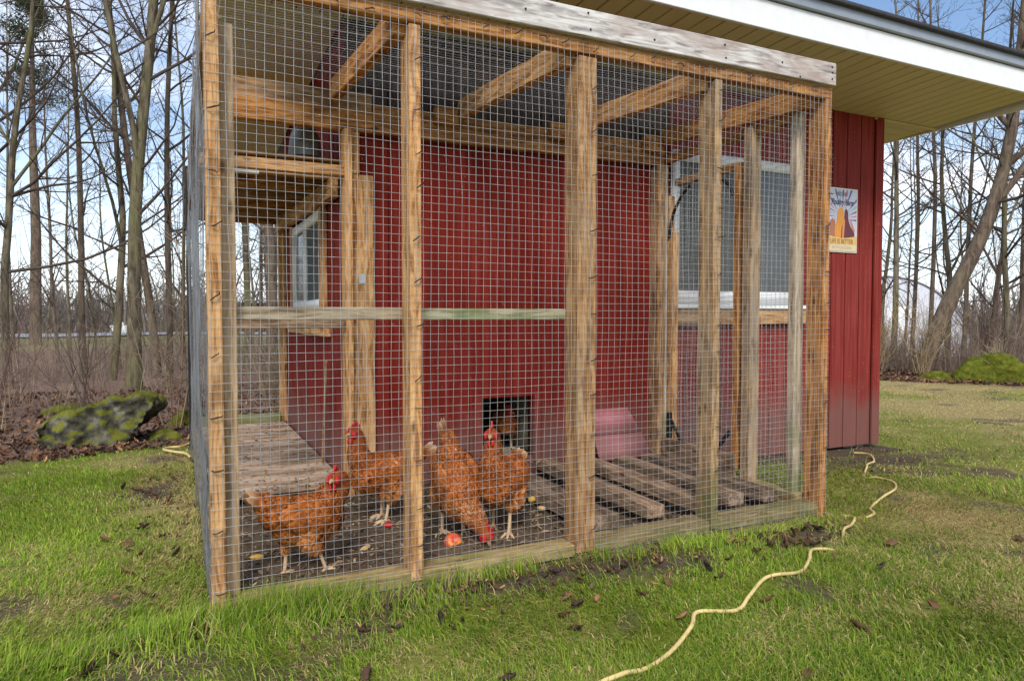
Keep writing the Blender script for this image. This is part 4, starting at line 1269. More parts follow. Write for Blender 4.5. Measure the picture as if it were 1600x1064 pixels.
def make_tree(seed, h=10.0, r0=0.10, leaders=None, path=None, n1=26, tmin=0.22, spread=0.30, wob=0.03, elev=(20, 55), dens=1.0):
    """returns (trunk mesh data, crown mesh data)"""
    g = np.random.default_rng(seed)
    stems = []
    K = 16
    if path is None:
        base = np.zeros(3); pts = [base.copy()]; d = np.array([g.normal(0, .03), g.normal(0, .03), 1.0])
        for i in range(K - 1):
            d = d + np.array([g.normal(0, wob), g.normal(0, wob), 0.10]); d /= np.linalg.norm(d)
            pts.append(pts[-1] + d * h / (K - 1))
        tr = np.array(pts)
    else:
        c = np.array(catmull(path, 8)); s = np.linspace(0, len(c) - 1, K); i0 = np.minimum(s.astype(int), len(c) - 2)
        tr = c[i0] + (c[i0 + 1] - c[i0]) * (s - i0)[:, None]
    t = np.linspace(0, 1, K)
    rad = r0 * ((1 - t) ** 0.75 * 0.92 + 0.05); rad[0] *= 1.25
    stems.append((tr, rad, tmin))
    for (tf, az, el, lf) in (leaders or []):
        i = int(tf * (K - 1)); p = tr[i]; d = np.array([math.cos(az) * math.cos(el), math.sin(az) * math.cos(el), math.sin(el)])
        pts = grow(g, p, d, h * lf, K, 0.9, 0.05)
        stems.append((pts, rad[i] * .55 * ((1 - t) ** .8 * .94 + .05), .12))
    L1, L2, L3, L4 = [], [], [], []
    R1, R2, R3, R4 = [], [], [], []

    def child(par, rpar, tt, ang, L, K, rr, up, wob_):
        f = tt * (len(par) - 1); i = min(int(f), len(par) - 2)
        p = par[i] + (par[i + 1] - par[i]) * (f - i)
        d = par[i + 1] - par[i]; d = d / np.linalg.norm(d)
        ax = np.cross(d, g.normal(0, 1, 3)); ax /= np.linalg.norm(ax) + 1e-9
        d2 = rot_axis(d, ax, ang)
        pts = grow(g, p, d2, L, K, up, wob_)
        tq = np.linspace(0, 1, K)
        return pts, rr * (1 - tq * .82)
    for (tr_, rad_, tm) in stems:
        ns = n1 if tr_ is tr else int(n1 * .7)
        hl = np.linalg.norm(tr_[-1] - tr_[0])
        for k in range(ns):
            tt = tm + (0.97 - tm) * (k + g.random()) / ns
            L = max(.35, hl * spread * (1.0 - .72 * ((tt - tm) / (1 - tm)) ** 1.1) * g.uniform(.55, 1.2))
            ra = np.interp(tt, np.linspace(0, 1, len(rad_)), rad_)
            p1, r1 = child(tr_, rad_, tt, R(90 - g.uniform(*elev)), L, 8, min(ra * .55, .006 + .0095 * L), .55, .09)
            L1.append(p1); R1.append(r1)
            n2 = max(2, int(L * 3.6 * dens))
            for q_ in range(n2):
                t2 = g.uniform(.15, .98)
                l2 = L * g.uniform(.20, .48) * (1.05 - t2 * .6)
                p2, r2 = child(p1, r1, t2, R(g.uniform(28, 62)), l2, 6, max(.0035, np.interp(t2, [0, 1], [r1[0], r1[-1]]) * .55), .35, .10)
                L2.append(p2); R2.append(r2)
                for z_ in range(max(2, int(l2 * 7 * dens))):
                    t3 = g.uniform(.12, 1)
                    l3 = l2 * g.uniform(.25, .55)
                    p3, r3_ = child(p2, r2, t3, R(g.uniform(25, 60)), l3, 4, .0032, .3, .12)
                    L3.append(p3); R3.append(np.maximum(r3_, .0016))
                    if g.random() < .75:
                        for _q in range(2):
                            p4, r4 = child(p3, r3_, g.uniform(.2, .95), R(g.uniform(30, 60)), l3 * g.uniform(.3, .6), 3, .0022, .2, .1)
                            L4.append(p4); R4.append(np.maximum(r4, .0013))
    for (tr_, rad_, tm) in stems + [(p_, r_, .1) for p_, r_ in zip(list(L1), list(R1))]:
        hl = np.linalg.norm(tr_[-1] - tr_[0])
        for k in range(int(hl * 5 * dens)):
            tt = g.uniform(tm, .98)
            p2, r2 = child(tr_, rad_, tt, R(g.uniform(35, 75)), g.uniform(.12, .5), 6, .0042, .5, .12)
            L2.append(p2); R2.append(r2)
            for _q in range(2):
                p3, r3_ = child(p2, r2, g.uniform(.3, .9), R(g.uniform(25, 60)), g.uniform(.06, .2), 4, .0028, .3, .12)
                L3.append(p3); R3.append(np.maximum(r3_, .0015))
    tv, tf = join([tubes(a_[None], b_[None], 9) for a_, b_, _ in stems])
    cp = [tubes(np.array(L1), np.array(R1), 5), tubes(np.array(L2), np.array(R2), 4), tubes(np.array(L3), np.array(R3), 3)]
    if L4: cp.append(tubes(np.array(L4), np.array(R4), 3))
    cv, cf = join(cp)
    return np_mesh('trunk', tv, tf, None, True), np_mesh('crown', cv, cf, None, True)


def place_tree(var, x, y, rz, s, label, group=None, bk=None, name='bare_tree'):
    root = empty(name, gp(x, y, -0.05), rz)
    root.matrix_basis = root.matrix_basis @ Matrix.Diagonal((s, s, s, 1)); WM[root.name] = root.matrix_basis.copy()
    put('trunk', var[0], bk or BARK, root, None, True)
    put('crown', var[1], TWIG, root, None, True)
    return tag(root, label, 'tree', group)


V_main = make_tree(11, 10.5, 0.086, leaders=[(0.27, 0.4, 1.25, .62), (0.33, 3.6, 1.3, .60), (0.45, 5.2, 1.25, .45)], n1=22, tmin=.2, spread=.22)
V_str = make_tree(12, 10.0, 0.050, n1=26, tmin=.20, spread=.17, wob=.018, elev=(5, 45))
V_str2 = make_tree(13, 9.0, 0.058, n1=20, tmin=.25, spread=.20, wob=.03)
V_bush = make_tree(14, 7.0, 0.058, leaders=[(0.3, 2.2, 1.1, .5)], n1=20, tmin=.16, spread=.27, wob=.04, elev=(10, 50))
V_wide = make_tree(15, 8.0, 0.055, leaders=[(0.35, 1.0, .95, .45), (.45, 4.0, 1.0, .4)], n1=17, tmin=.18, spread=.34, wob=.04, elev=(0, 45))
V_thin = make_tree(16, 6.5, 0.032, n1=16, tmin=.15, spread=.16, wob=.03, dens=.8)
V_thin2 = make_tree(17, 5.5, 0.028, n1=16, tmin=.1, spread=.2, wob=.045, dens=.8)
V_lean = make_tree(18, 9.0, 0.145, path=[(0, 0, 0), (.30, -.22, 1.15), (.72, -.48, 2.25), (1.05, -.66, 3.6), (1.20, -.74, 5.4), (1.30, -.8, 7.6), (1.35, -.7, 9.4)],
                   leaders=[(.44, -0.6, .75, .34), (.56, 2.4, .8, .30), (.50, -1.4, .7, .28), (.66, .6, .9, .25)], n1=20, tmin=.30, spread=.26, elev=(5, 50))
GL = 'bare trees on the left'; GR = 'bare trees on the right'
TREES = [
    (V_main, -0.58, 7.43, 0.6, 1.00, 'big forked bare tree with green-grey bark just left of the run corner', GL, BARK),
    (V_str, -1.35, 9.87, 1.1, 1.00, 'straight slim bare tree rising clear to the top of the left sky', GL, BARK_R),
    (V_bush, -0.93, 8.91, 2.2, 1.00, 'bushy bare tree just left of the big forked tree', GL, BARK),
    (V_str2, -0.36, 8.94, 3.0, 1.05, 'bare tree close to the right of the big forked tree', GL, BARK_R),
    (V_str, -0.21, 8.24, 4.4, 0.92, 'bare tree whose trunk stands nearest the left mesh side', GL, BARK_R),
    (V_wide, -1.97, 8.27, 5.0, 0.95, 'wide branching bare tree at the left picture edge', GL, BARK),
    (V_thin, 0.0, 10.94, 0.9, 1.2, 'thin bare tree seen grazing the left mesh side', GL, BARK),
    (V_wide, -2.60, 9.67, 3.3, 1.15, 'bare tree whose long boughs reach in from the upper left edge', GL, BARK),
    (V_str2, 0.83, 8.90, 2.0, 0.95, 'slim bare tree framed in the covered strip opening, left one', GL, BARK),
    (V_main, 1.07, 7.87, 4.0, 0.95, 'thick bare tree framed in the covered strip opening, right one', GL, BARK_R),
    (V_lean, 10.76, 5.10, 0.0, 1.0, 'thick leaning bare tree at the right with boughs over the roof corner', GR, BARK_R),
    (V_str2, 11.35, 6.02, 1.0, 0.95, 'bare tree close beside the right corner of the shed', GR, BARK),
    (V_bush, 12.65, 5.86, 2.4, 1.0, 'bushy bare tree just behind the leaning tree', GR, BARK),
    (V_str, 11.92, 5.14, 3.9, 0.85, 'straight bare tree rising behind the low green moss hump', GR, BARK_R),
    (V_wide, 11.79, 4.36, 5.1, 0.90, 'wide branching bare tree at the right picture edge behind the moss', GR, BARK),
    (V_bush, 13.84, 5.81, 0.2, 1.0, 'bare tree between the mossy dome and the white tunnel', GR, BARK_R),
]
for v_, x, y, rz, s, lab, gr, bk in TREES:
    place_tree(v_, x, y, rz, s, lab, gr, bk)
ORD = ['first', 'second', 'third', 'fourth', 'fifth', 'sixth', 'seventh', 'eighth', 'ninth', 'tenth', 'eleventh', 'twelfth', 'thirteenth', 'fourteenth', 'fifteenth', 'sixteenth', 'seventeenth', 'eighteenth', 'nineteenth', 'twentieth', 'twenty-first', 'twenty-second', 'twenty-third', 'twenty-fourth']
FL = 'slender bare tree, %s from the left among the far trunks behind the left brush'
FR = 'slender bare tree, %s from the left among the far trunks behind the right lawn'
FC = 'slender bare tree, %s from the left in the view through the covered strip'
g = np.random.default_rng(77)
var = [V_str, V_thin, V_bush, V_thin, V_thin2, V_thin2]
LEFT = [(-2.32, 14.79), (-1.74, 15.86), (-3.58, 17.63), (-2.8, 20.5), (-0.1, 17.2), (-1.0, 11.6), (-3.9, 24.5)]
CEN = [(1.77, 11.82), (1.4, 12.87), (1.25, 15.5), (2.2, 17.5), (1.9, 20.0), (2.9, 22.0), (1.35, 10.2)]
RIGHT = [(13.92, 7.58), (14.95, 5.87), (16.3, 7.55), (16.72, 8.79), (15.29, 5.18), (18.17, 10.21), (13.2, 6.9), (17.0, 5.7), (19.0, 8.2), (16.0, 9.6), (20.5, 9.2), (15.0, 9.4), (14.0, 5.2)]
for pts_, lab, gr in ((LEFT, FL, 'slender trees behind the left brush'), (CEN, FC, 'slender trees behind the covered strip'), (RIGHT, FR, 'slender trees behind the right lawn edge')):
    pts_ = sorted(pts_, key=lambda p: math.atan2(p[0] + .09, p[1] + 2.06))
    for k, (x, y) in enumerate(pts_):
        place_tree(var[g.integers(6)], x, y, g.uniform(0, 6.28), g.uniform(.8, 1.25), lab % ORD[k], gr, BARK if g.random() < .5 else BARK_R)

# pine with a high ragged crown
pr = empty('pine_tree', gp(-4.7, 27.6, -.05)); tag(pr, 'tall pine with a ragged green crown behind the left trees', 'tree')
g = np.random.default_rng(5)
put('trunk', np_mesh('trunk', *pipe([(0, 0, 0), (.1, 0, 4), (.05, .1, 8), (.15, .1, 12.8)], [.2, .16, .11, .03], 8), None, True), BARK_R, pr, None, True)
PV, PR_ = [], []
nd_v, nd_f, nd_c = [], [], []
for k in range(46):
    z = g.uniform(8.6, 12.4); az = g.uniform(0, 6.28); L = min(1.3, (13.2 - z) * .5) * g.uniform(.4, 1.0)
    d = np.array([math.cos(az), math.sin(az), .25]); p = np.array([.1, .08, z])
    b_ = grow(g, p, d, L, 6, .3, .08); PV.append(b_); PR_.append(.03 * (1 - np.linspace(0, 1, 6) * .8))
    for t_ in range(90):
        q_ = b_[g.integers(2, 6)] + g.normal(0, .12, 3); dr = g.normal(0, 1, 3) + [0, 0, .6]; dr /= np.linalg.norm(dr)
        sd_ = np.cross(dr, g.normal(0, 1, 3)); sd_ /= np.linalg.norm(sd_)
        i0 = len(nd_v); nd_v += [q_ - sd_ * .02, q_ + sd_ * .02, q_ + dr * .20]; nd_f.append((i0, i0 + 1, i0 + 2)); c_ = g.uniform(.6, 1.3); nd_c += [np.array([.045, .070, .026]) * c_] * 3
bv, bf = tubes(np.array(PV), np.array(PR_), 4)
put('branches', np_mesh('branches', bv, bf, None, True), TWIG, pr, None, True)
put('crown', np_mesh('crown', np.array(nd_v), np.array(nd_f), np.array(nd_c)), GRASSM, pr, None, True)

# ------------------------------------------------------------------ brush and saplings
def stems_mesh(name, X, Y, h, r, cols, seed, lean=.25, side=3, up=.5):
    g = np.random.default_rng(seed); n = len(X)
    p0 = np.stack([X, Y, gz(X, Y) - .02], 1)
    az = g.uniform(0, 6.28, n); ln = g.normal(0, lean, n)
    d = np.stack([np.cos(az) * ln, np.sin(az) * ln, np.ones(n)], 1); d /= np.linalg.norm(d, axis=1, keepdims=True)
    K = 5; P = [p0]
    for i in range(K - 1):
        d = d + g.normal(0, .10, d.shape) + np.array([0, 0, .03]); d /= np.linalg.norm(d, axis=1, keepdims=True)
        P.append(P[-1] + d * (h / (K - 1))[:, None])
    P = np.stack(P, 1)
    Rr = r[:, None] * np.linspace(1, .3, K)[None]
    parts_ = [tubes(P, Rr, 3)]; C_ = [np.repeat(cols, K * 3, 0)]
    for s_ in range(side):
        k = g.integers(1, K - 1, n); st = P[np.arange(n), k]
        dd_ = g.normal(0, 1, (n, 3)); dd_[:, 2] = np.abs(dd_[:, 2]) * up + .35; dd_ /= np.linalg.norm(dd_, axis=1, keepdims=True)
        l = h * g.uniform(.15, .42, n)
        mid = st + dd_ * (l * .5)[:, None] + g.normal(0, .02, (n, 3)); en = st + dd_ * l[:, None] + np.array([0, 0, 1]) * (l * .18)[:, None]
        Q = np.stack([st, mid, en], 1)
        parts_.append(tubes(Q, (r * .55)[:, None] * np.array([[1, .7, .35]]), 3)); C_.append(np.repeat(cols, 9, 0))
    v, f = join(parts_)
    return np_mesh(name, v, f, np.concatenate(C_))


g = np.random.default_rng(91)
pal = np.array([[.26, .165, .125], [.20, .145, .11], [.31, .23, .165], [.40, .31, .20], [.15, .11, .088]])
n = 3600
X = g.uniform(-8, 3.6, n); Y = 4.1 + 10 * g.random(n) ** 1.25
keep = (fbm(X, Y, .8, 95, 3) > .36) & ~((X > -1.2) & (X < .3) & (Y < 4.5))
X, Y = X[keep], Y[keep]; n = len(X)
hgt = g.uniform(.25, .85, n) * (0.55 + .65 * sstep(4, 7, Y)) * (.7 + .6 * fbm(X, Y, .6, 97, 2))
cols = pal[g.choice(5, n)] * g.uniform(.75, 1.2, (n, 1))
tag(put('brush', stems_mesh('brush', X, Y, hgt, g.uniform(.0018, .0042, n), cols, 92, side=5), TWIGM), 'reddish brown leafless brush along the left lawn edge', 'brush', kind='stuff')
n = 2600
bear = R(1) * g.uniform(50, 76, n); dist = 12.4 + 9.0 * g.random(n) ** 1.4
X = -0.09 + dist * np.sin(bear); Y = -2.06 + dist * np.cos(bear)
hgt = g.uniform(.3, 1.25, n) * (.5 + .9 * fbm(X, Y, .5, 99, 2)) * (.45 + .55 * sstep(11.7, 13.5, dist))
cols = pal[g.choice(5, n, p=[.2, .3, .2, .15, .15])] * g.uniform(.7, 1.15, (n, 1))
tag(put('brush', stems_mesh('brush', X, Y, hgt, g.uniform(.002, .006, n), cols, 93, side=5), TWIGM), 'grey brown leafless brush behind the right lawn edge', 'brush', kind='stuff')


def shrub(label, x, y, ns, h, col, seed, lean=.3, r=.0055, group=None, cat='shrub', name='shrub'):
    g = np.random.default_rng(seed)
    X = x + g.normal(0, .05, ns); Y = y + g.normal(0, .05, ns)
    o = put(name, stems_mesh(name, X, Y, h * g.uniform(.6, 1.1, ns), r * g.uniform(.6, 1.2, ns), np.array([col]) * g.uniform(.8, 1.2, (ns, 1)), seed, lean, 7), TWIGM)
    return tag(o, label, cat, group)


shrub('tan sapling with several stems springing up behind the boulder', -0.10, 4.25, 7, 2.0, (.26, .19, .125), 201, .35, .007)
shrub('grey sapling with thin arching stems beside the left mesh side', 0.02, 4.9, 6, 2.6, (.17, .13, .10), 202, .30, .008)
shrub('dark leafless shrub behind the left part of the long boulder', -0.85, 5.2, 9, 1.7, (.12, .09, .075), 203, .3)
shrub('reddish leafless shrub near the left picture edge', -1.55, 5.4, 10, 1.4, (.16, .10, .085), 204, .35)
shrub('tan dry stalks at the lawn edge beside the shed corner', 9.55, 5.05, 26, 1.35, (.40, .28, .14), 205, .35, .006)
shrub('straw coloured stalks standing in front of the leaning tree', 10.2, 4.75, 22, 1.3, (.40, .29, .16), 206, .3, .006)
shrub('pale stems rising in front of the mossy dome', 10.15, 3.66, 16, .55, (.42, .34, .2), 207, .2, .007)
shrub('reddish upright saplings right of the leaning tree', 12.2, 4.95, 14, 2.6, (.15, .10, .085), 208, .12, .008)
shrub('dry tan tangle seen low in the covered strip opening', 0.75, 4.4, 16, 1.0, (.34, .26, .16), 209, .55, .005)
shrub('grey tangle behind the dry one in the covered strip opening', 0.95, 5.3, 14, 1.3, (.20, .16, .12), 210, .45, .006)

# ------------------------------------------------------------------ far woodland
g = np.random.default_rng(301)
n = 2300
bear = R(1) * g.uniform(-30, 82, n); dist = g.uniform(48, 95, n)
X = -0.09 + dist * np.sin(bear); Y = -2.06 + dist * np.cos(bear)
Z = gz(X, Y) - .3
h = g.uniform(2.2, 5.2, n)
P = np.stack([np.stack([X + g.normal(0, .12, n) * k, Y + g.normal(0, .12, n) * k, Z + h * k / 4], 1) for k in range(5)], 1)
col = np.array([.200, .175, .150]) * g.uniform(.7, 1.2, (n, 1))
parts_ = [tubes(P, g.uniform(.05, .13, n)[:, None] * np.linspace(1, .25, 5)[None], 4)]; C_ = [np.repeat(col, 20, 0)]
for b_ in range(13):
    t_ = g.uniform(.15, .97, n); st = P[:, 0] + (P[:, 4] - P[:, 0]) * t_[:, None]
    az = g.uniform(0, 6.28, n); l = h * .30 * (1.15 - t_) * g.uniform(.5, 1.2, n)
    dd_ = np.stack([np.cos(az), np.sin(az), g.uniform(.3, 1.3, n)], 1); dd_ /= np.linalg.norm(dd_, axis=1, keepdims=True)
    md = st + dd_ * (l * .5)[:, None]; en = md + (dd_ + np.array([0, 0, .5])) * (l * .5)[:, None]
    parts_.append(tubes(np.stack([st, md, en], 1), np.array([[.035, .024, .010]]).repeat(n, 0), 3)); C_.append(np.repeat(col, 9, 0))
v, f = join(parts_)
tag(put('woodland', np_mesh('woodland', v, f, np.concatenate(C_)), TWIGM), 'grey brown leafless wood along the far horizon', 'woodland', kind='stuff')
n = 5200
bear = R(1) * g.uniform(-30, 82, n); dist = np.where(bear > R(48), g.uniform(38, 70, n), g.uniform(47, 70, n))
X = -0.09 + dist * np.sin(bear); Y = -2.06 + dist * np.cos(bear)
cols = np.array([.165, .128, .105]) * g.uniform(.7, 1.25, (n, 1))
tag(put('undergrowth', stems_mesh('undergrowth', X, Y, g.uniform(1.2, 3.4, n), g.uniform(.012, .026, n), cols, 302, .3, 6), TWIGM), 'brown undergrowth at the foot of the far wood', 'undergrowth', kind='stuff')

# ------------------------------------------------------------------ far buildings
tun = empty('polytunnel', gp(24.9, 15.9, 0), R(-32)); tag(tun, 'white half-round polytunnel behind the right trees', 'polytunnel')
PLAST = plain('white_plastic_sheet', (0.66, 0.68, 0.72), 0.4, var=0.08, s=1.0)
rr = 3.3; na = 22
arc = [(rr * math.cos(math.pi * k / na), rr * 1.05 * math.sin(math.pi * k / na)) for k in range(na + 1)]
V, F = [], []
for iy, y in enumerate(np.linspace(0, 14, 15)):
    for (x, z) in arc: V.append((x, y, z - .4))
for i in range(14):
    for k in range(na): F.append((i * (na + 1) + k, i * (na + 1) + k + 1, (i + 1) * (na + 1) + k + 1, (i + 1) * (na + 1) + k))
put('cover', np_mesh('cover', np.array(V), np.array(F), None, True), PLAST, tun, None, True)
me = bpy.data.meshes.new('end_wall'); me.from_pydata([(x, 0.02, z - .4) for x, z in arc], [], [list(range(na + 1))]); put('end_wall', me, PLAST, tun, None, True)
for y in np.linspace(0, 14, 8):
    v_, f_ = pipe([(x * 1.004, y, z * 1.004 - .4) for x, z in arc], .035, 6); put('hoop', np_mesh('hoop', v_, f_, None, True), WIRE_D, tun, None, True)
for x0, x1 in ((-0.9, -0.02), (0.02, 0.9)):
    o = put('door', np_mesh('door', *quadbox(x0, x1, -0.06, -0.005, -.3, 1.9)), WHITE, tun, None, True)

cab = empty('cabin', gp(6.0, 57.0, 0), R(15)); tag(cab, 'small red cabin with pale roof far behind the covered strip', 'cabin')
put('wall', np_mesh('wall', *quadbox(-2.6, 2.6, -2, 2, -.3, 2.3)), REDF, cab, None, True)
V = np.array([(-2.9, -2.4, 2.25), (2.9, -2.4, 2.25), (2.9, 2.4, 2.25), (-2.9, 2.4, 2.25), (-2.9, 0, 3.7), (2.9, 0, 3.7)]); me = bpy.data.meshes.new('roof')
me.from_pydata(V.tolist(), [], [(0, 1, 5, 4), (3, 4, 5, 2), (0, 4, 3), (1, 2, 5), (0, 3, 2, 1)]); put('roof', me, WHITE, cab, None, True)
for x in (-1.5, 1.4): put('window', np_mesh('window', *quadbox(x - .45, x + .45, -2.04, -2.005, .9, 1.8)), WHITE, cab, None, True)
put('door', np_mesh('door', *quadbox(-.4, .45, -2.05, -2.005, -.2, 1.85)), DARKW, cab, None, True)

box = empty('roadside_box', gp(-2.85, 38.9, 0), R(10)); tag(box, 'small white box on a post beside the distant lane', 'box')
slab_v, slab_f = quadbox(-.05, .05, -.05, .05, -.1, .22)
put('post', np_mesh('post', slab_v, slab_f), DARKW, box, None, True)
bm = bmesh.new(); bmesh.ops.create_cube(bm, size=1.0)
for q in bm.verts: q.co = Vector((q.co.x * .75, q.co.y * .5, .22 + (q.co.z + .5) * .55))
bmesh.ops.bevel(bm, geom=[e for e in bm.edges if abs(e.verts[0].co.z + e.verts[1].co.z - 1.54) < .01], offset=.16, segments=4, affect='EDGES')
me = bpy.data.meshes.new('box_body'); bm.to_mesh(me); bm.free(); put('box_body', me, WHITE, box, None, True)

# ================================================================== grass
g = np.random.default_rng(401)


def blades(n_try, d0, d1, power, hmin, hmax, wid, seed, dens_scale=1.0):
    g = np.random.default_rng(seed)
    u = g.random(n_try)
    d = (d0 ** (2 - power) + u * (d1 ** (2 - power) - d0 ** (2 - power))) ** (1 / (2 - power))
    be = R(1) * g.uniform(-24, 73, n_try)
    X = -0.09 + d * np.sin(be); Y = -2.06 + d * np.cos(be)
    # tufts
    X = X + g.normal(0, .006, n_try); Y = Y + g.normal(0, .006, n_try)
    ok = (lawn_mask(X, Y) > g.random(n_try))
    ok &= ~((X > -0.02) & (X < 2.43) & (Y > -0.002) & (Y < 3.1)) & ~((X > .5) & (X < 4.22) & (Y > 1.12) & (Y < 3.4))
    ok &= bare_mask(X, Y) * .93 < g.random(n_try)
    ok &= (fbm(X, Y, 5.5, 411, 2) + g.normal(0, .12, n_try)) > .28
    X, Y, d = X[ok], Y[ok], d[ok]; n = len(X)
    tall = (1 + 1.3 * np.exp(-((Y + .05) / .10) ** 2) * sstep(.75, .25, np.abs(X - .35)) + .5 * np.exp(-((Y + .06) / .08) ** 2))
    tuft = .65 + .8 * fbm(X, Y, 3.4, 421, 3)
    hgt = g.uniform(hmin, hmax, n) * tall * tuft
    w = wid * g.uniform(.6, 1.4, n) * (1 + np.maximum(0, d - 3.5) * .16)
    st = straw_w(X, Y)
    is_s = g.random(n) < (st * .70 + np.where(X < 2.0, .20, .28))
    t = g.random((n, 1)); big = fbm(X, Y, 1.1, 431, 3)[:, None]
    green = GREEN * (1 - t) + GREEN2 * t
    green = green * (.45 + 1.15 * big)
    col = np.where(is_s[:, None], STRAW * g.uniform(.55, 1.1, (n, 1)), green * g.uniform(.75, 1.25, (n, 1)))
    # straw lies flatter
    az = g.uniform(0, 6.28, n) * .55 + (fbm(X, Y, 1.6, 441, 2) - .5) * 7
    lean = np.where(is_s, g.uniform(1.2, 4.0, n), np.abs(g.normal(1.35, .8, n))) / tall
    dr = np.stack([np.cos(az) * lean, np.sin(az) * lean, np.ones(n)], 1); dr /= np.linalg.norm(dr, axis=1, keepdims=True)
    fa = az + g.uniform(-1, 1, n) + 1.57
    sd_ = np.stack([np.cos(fa), np.sin(fa), np.zeros(n)], 1)
    p0 = np.stack([X, Y, gz(X, Y) - .004], 1)
    up = np.array([0, 0, 1.0])
    p1 = p0 + (dr * .7 + up * .3) * (hgt * .5)[:, None]
    p2 = p0 + dr * hgt[:, None] - up * (hgt * .10 * lean)[:, None]
    V = np.stack([p0 - sd_ * (w / 2)[:, None], p0 + sd_ * (w / 2)[:, None], p1 + sd_ * (w * .42)[:, None], p1 - sd_ * (w * .42)[:, None], p2], 1)
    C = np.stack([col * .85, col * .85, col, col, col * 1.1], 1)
    q = np.arange(n)[:, None] * 5
    F = np.concatenate([q + np.array([[0, 1, 2]]), q + np.array([[0, 2, 3]]), q + np.array([[3, 2, 4]])])
    return V.reshape(-1, 3), F, C.reshape(-1, 3)


b1 = blades(430000, 1.35, 4.6, 1.25, .020, .046, .0027, 1)
b2 = blades(190000, 4.2, 12.0, 1.0, .020, .042, .0036, 2)
gv, gf_ = join([(b1[0], b1[1]), (b2[0], b2[1])])
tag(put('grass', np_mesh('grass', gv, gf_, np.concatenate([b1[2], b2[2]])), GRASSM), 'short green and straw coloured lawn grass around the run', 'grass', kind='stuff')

# ------------------------------------------------------------------ dead leaves
def leaf_mesh(seed):
    g = np.random.default_rng(seed)
    nu_, nv_ = 7, 4
    V, F, C = [], [], []
    cu = g.uniform(1.0, 2.6); tw = g.uniform(-1.4, 1.4)
    c = np.array([[.115, .060, .032], [.075, .042, .028], [.20, .115, .055], [.060, .038, .030]])[g.integers(4)]
    for i in range(nu_):
        u = i / (nu_ - 1); wd = math.sin(math.pi * min(1, u * .96 + .03)) ** .7 * .42 * (1 + .25 * math.sin(u * 17 + seed))
        for j in range(nv_ + 1):
            s = j / nv_ * 2 - 1
            V.append((u - .5, wd * s * math.cos(s * cu * .6), .26 * cu * (wd * s) ** 2 * 2 + .16 * cu * (u - .5) ** 2 * 2 + tw * (u - .5) * s * wd * .6 + .06 * math.sin(9 * u + 5 * s + seed) + .04 * math.sin(21 * u - 8 * s)))
            C.append(c * (1.0 + .35 * (abs(s) < .15) + g.normal(0, .08)))
    for i in range(nu_ - 1):
        for j in range(nv_):
            a = i * (nv_ + 1) + j; F.append((a, a + 1, a + nv_ + 2, a + nv_ + 1))
    return np.array(V), np.array(F), np.array(C)


LM = []
for s in range(8):
    a, b, c = leaf_mesh(s + 1); me = np_mesh('fallen_leaf', a, b, c, True); me.materials.append(LEAFM); LM.append((me, a, b, c))
g = np.random.default_rng(505)


def leaf_spot(kind):
    if kind == 0: return g.uniform(.2, 2.35), -0.10 - abs(g.normal(0, .13))
    if kind == 1: return -0.10 - abs(g.normal(0, .18)), g.uniform(-.25, 2.2)
    if kind == 2: return g.uniform(-1.2, 0.6), g.uniform(-.8, .6)
    return g.uniform(.3, 3.6), g.uniform(-1.1, -.15)


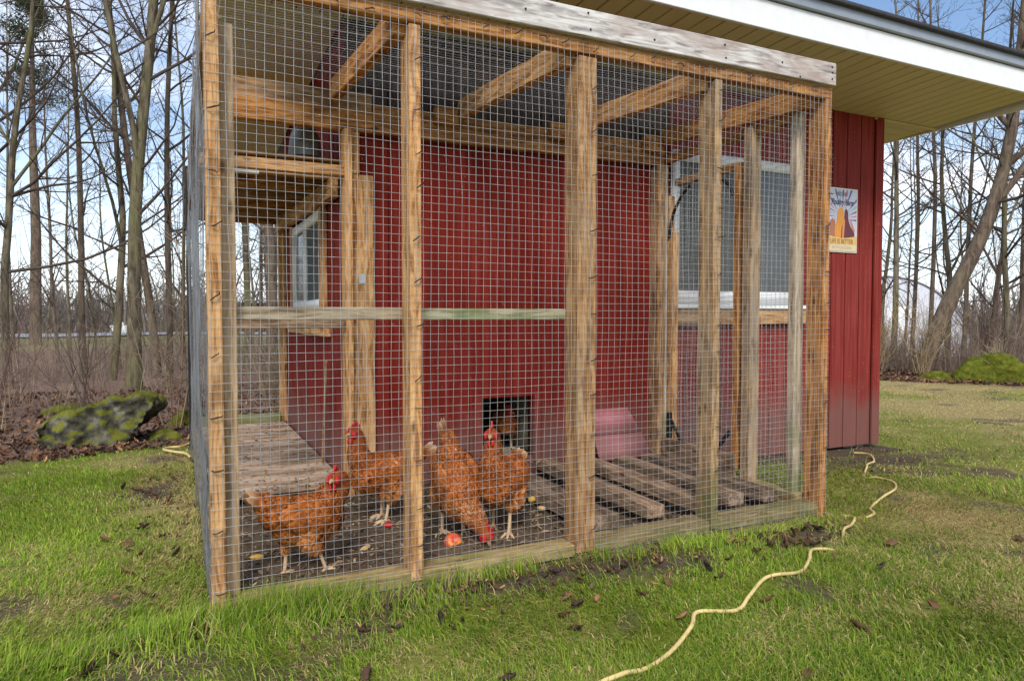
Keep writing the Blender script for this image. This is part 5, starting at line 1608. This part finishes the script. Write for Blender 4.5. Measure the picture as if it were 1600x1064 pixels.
num = 0
for kind, cnt in ((0, 46), (1, 22), (2, 9), (3, 12)):
    for _ in range(cnt):
        x, y = leaf_spot(kind)
        if -0.03 < x < 2.43 and y > -.03: continue
        me = LM[g.integers(8)][0]
        s = g.uniform(.028, .062)
        m = Matrix.Translation(gp(x, y, .008 + g.uniform(0, .010))) @ Euler((g.normal(0, .45), g.normal(0, .45), g.uniform(0, 6.28))).to_matrix().to_4x4() @ Matrix.Scale(s, 4)
        o = put('fallen_leaf', me, None, None, m)
        tag(o, ('curled brown dead leaf in the strip along the front sill', 'curled brown dead leaf on the lawn left of the run', 'single brown leaf on the open lawn at lower left', 'single brown leaf on the open lawn in front of the run')[kind], 'leaf',
            ('leaves along the front sill', 'leaves left of the run', 'leaves on the lower left lawn', 'leaves on the front lawn')[kind])


def leaf_field(name, label, X, Y, s, zz, seed):
    g = np.random.default_rng(seed); n = len(X); Vs, Fs, Cs, off = [], [], [], 0
    for i in range(n):
        _, a, b, c = LM[i % 8]
        e = np.array(Euler((g.normal(0, .5), g.normal(0, .5), g.uniform(0, 6.28))).to_matrix())
        Vs.append((a * s[i]) @ e.T + np.array([X[i], Y[i], zz[i]])); Fs.append(b + off); Cs.append(c * g.uniform(.7, 2.3)); off += len(a)
    tag(put(name, np_mesh(name, np.concatenate(Vs), np.concatenate(Fs), np.concatenate(Cs), True), LEAFM), label, 'leaves', kind='stuff')


n = 5200
X = g.uniform(-4.2, 1.6, n); Y = 3.05 + g.random(n) ** 1.5 * 4.5
k = (lawn_mask(X, Y) < .8); X, Y = X[k], Y[k]
leaf_field('leaf_litter', 'brown dead leaves carpeting the ground around the boulder', X, Y, g.uniform(.03, .070, len(X)), gz(X, Y) + .012, 506)
n = 2200
bear = R(1) * g.uniform(50, 74, n); dist = 11.1 + 2.6 * g.random(n)
X = -0.09 + dist * np.sin(bear); Y = -2.06 + dist * np.cos(bear); k = lawn_mask(X, Y) < .7; X, Y = X[k], Y[k]
leaf_field('leaf_litter', 'brown dead leaves along the far right lawn edge', X, Y, g.uniform(.06, .12, len(X)), gz(X, Y) + .015, 507)
n = 420
X = np.concatenate([g.uniform(.1, 2.4, n), -0.06 - np.abs(g.normal(0, .16, n // 2)), g.normal(3.7, .5, n // 2)])
Y = np.concatenate([-0.05 - np.abs(g.normal(0, .11, n)), g.uniform(-.1, 2.8, n // 2), g.normal(.65, .2, n // 2)])
leaf_field('leaf_crumbs', 'small dead leaf fragments trodden into the lawn by the run', X, Y, g.uniform(.008, .026, len(X)), gz(X, Y) + .012, 508)
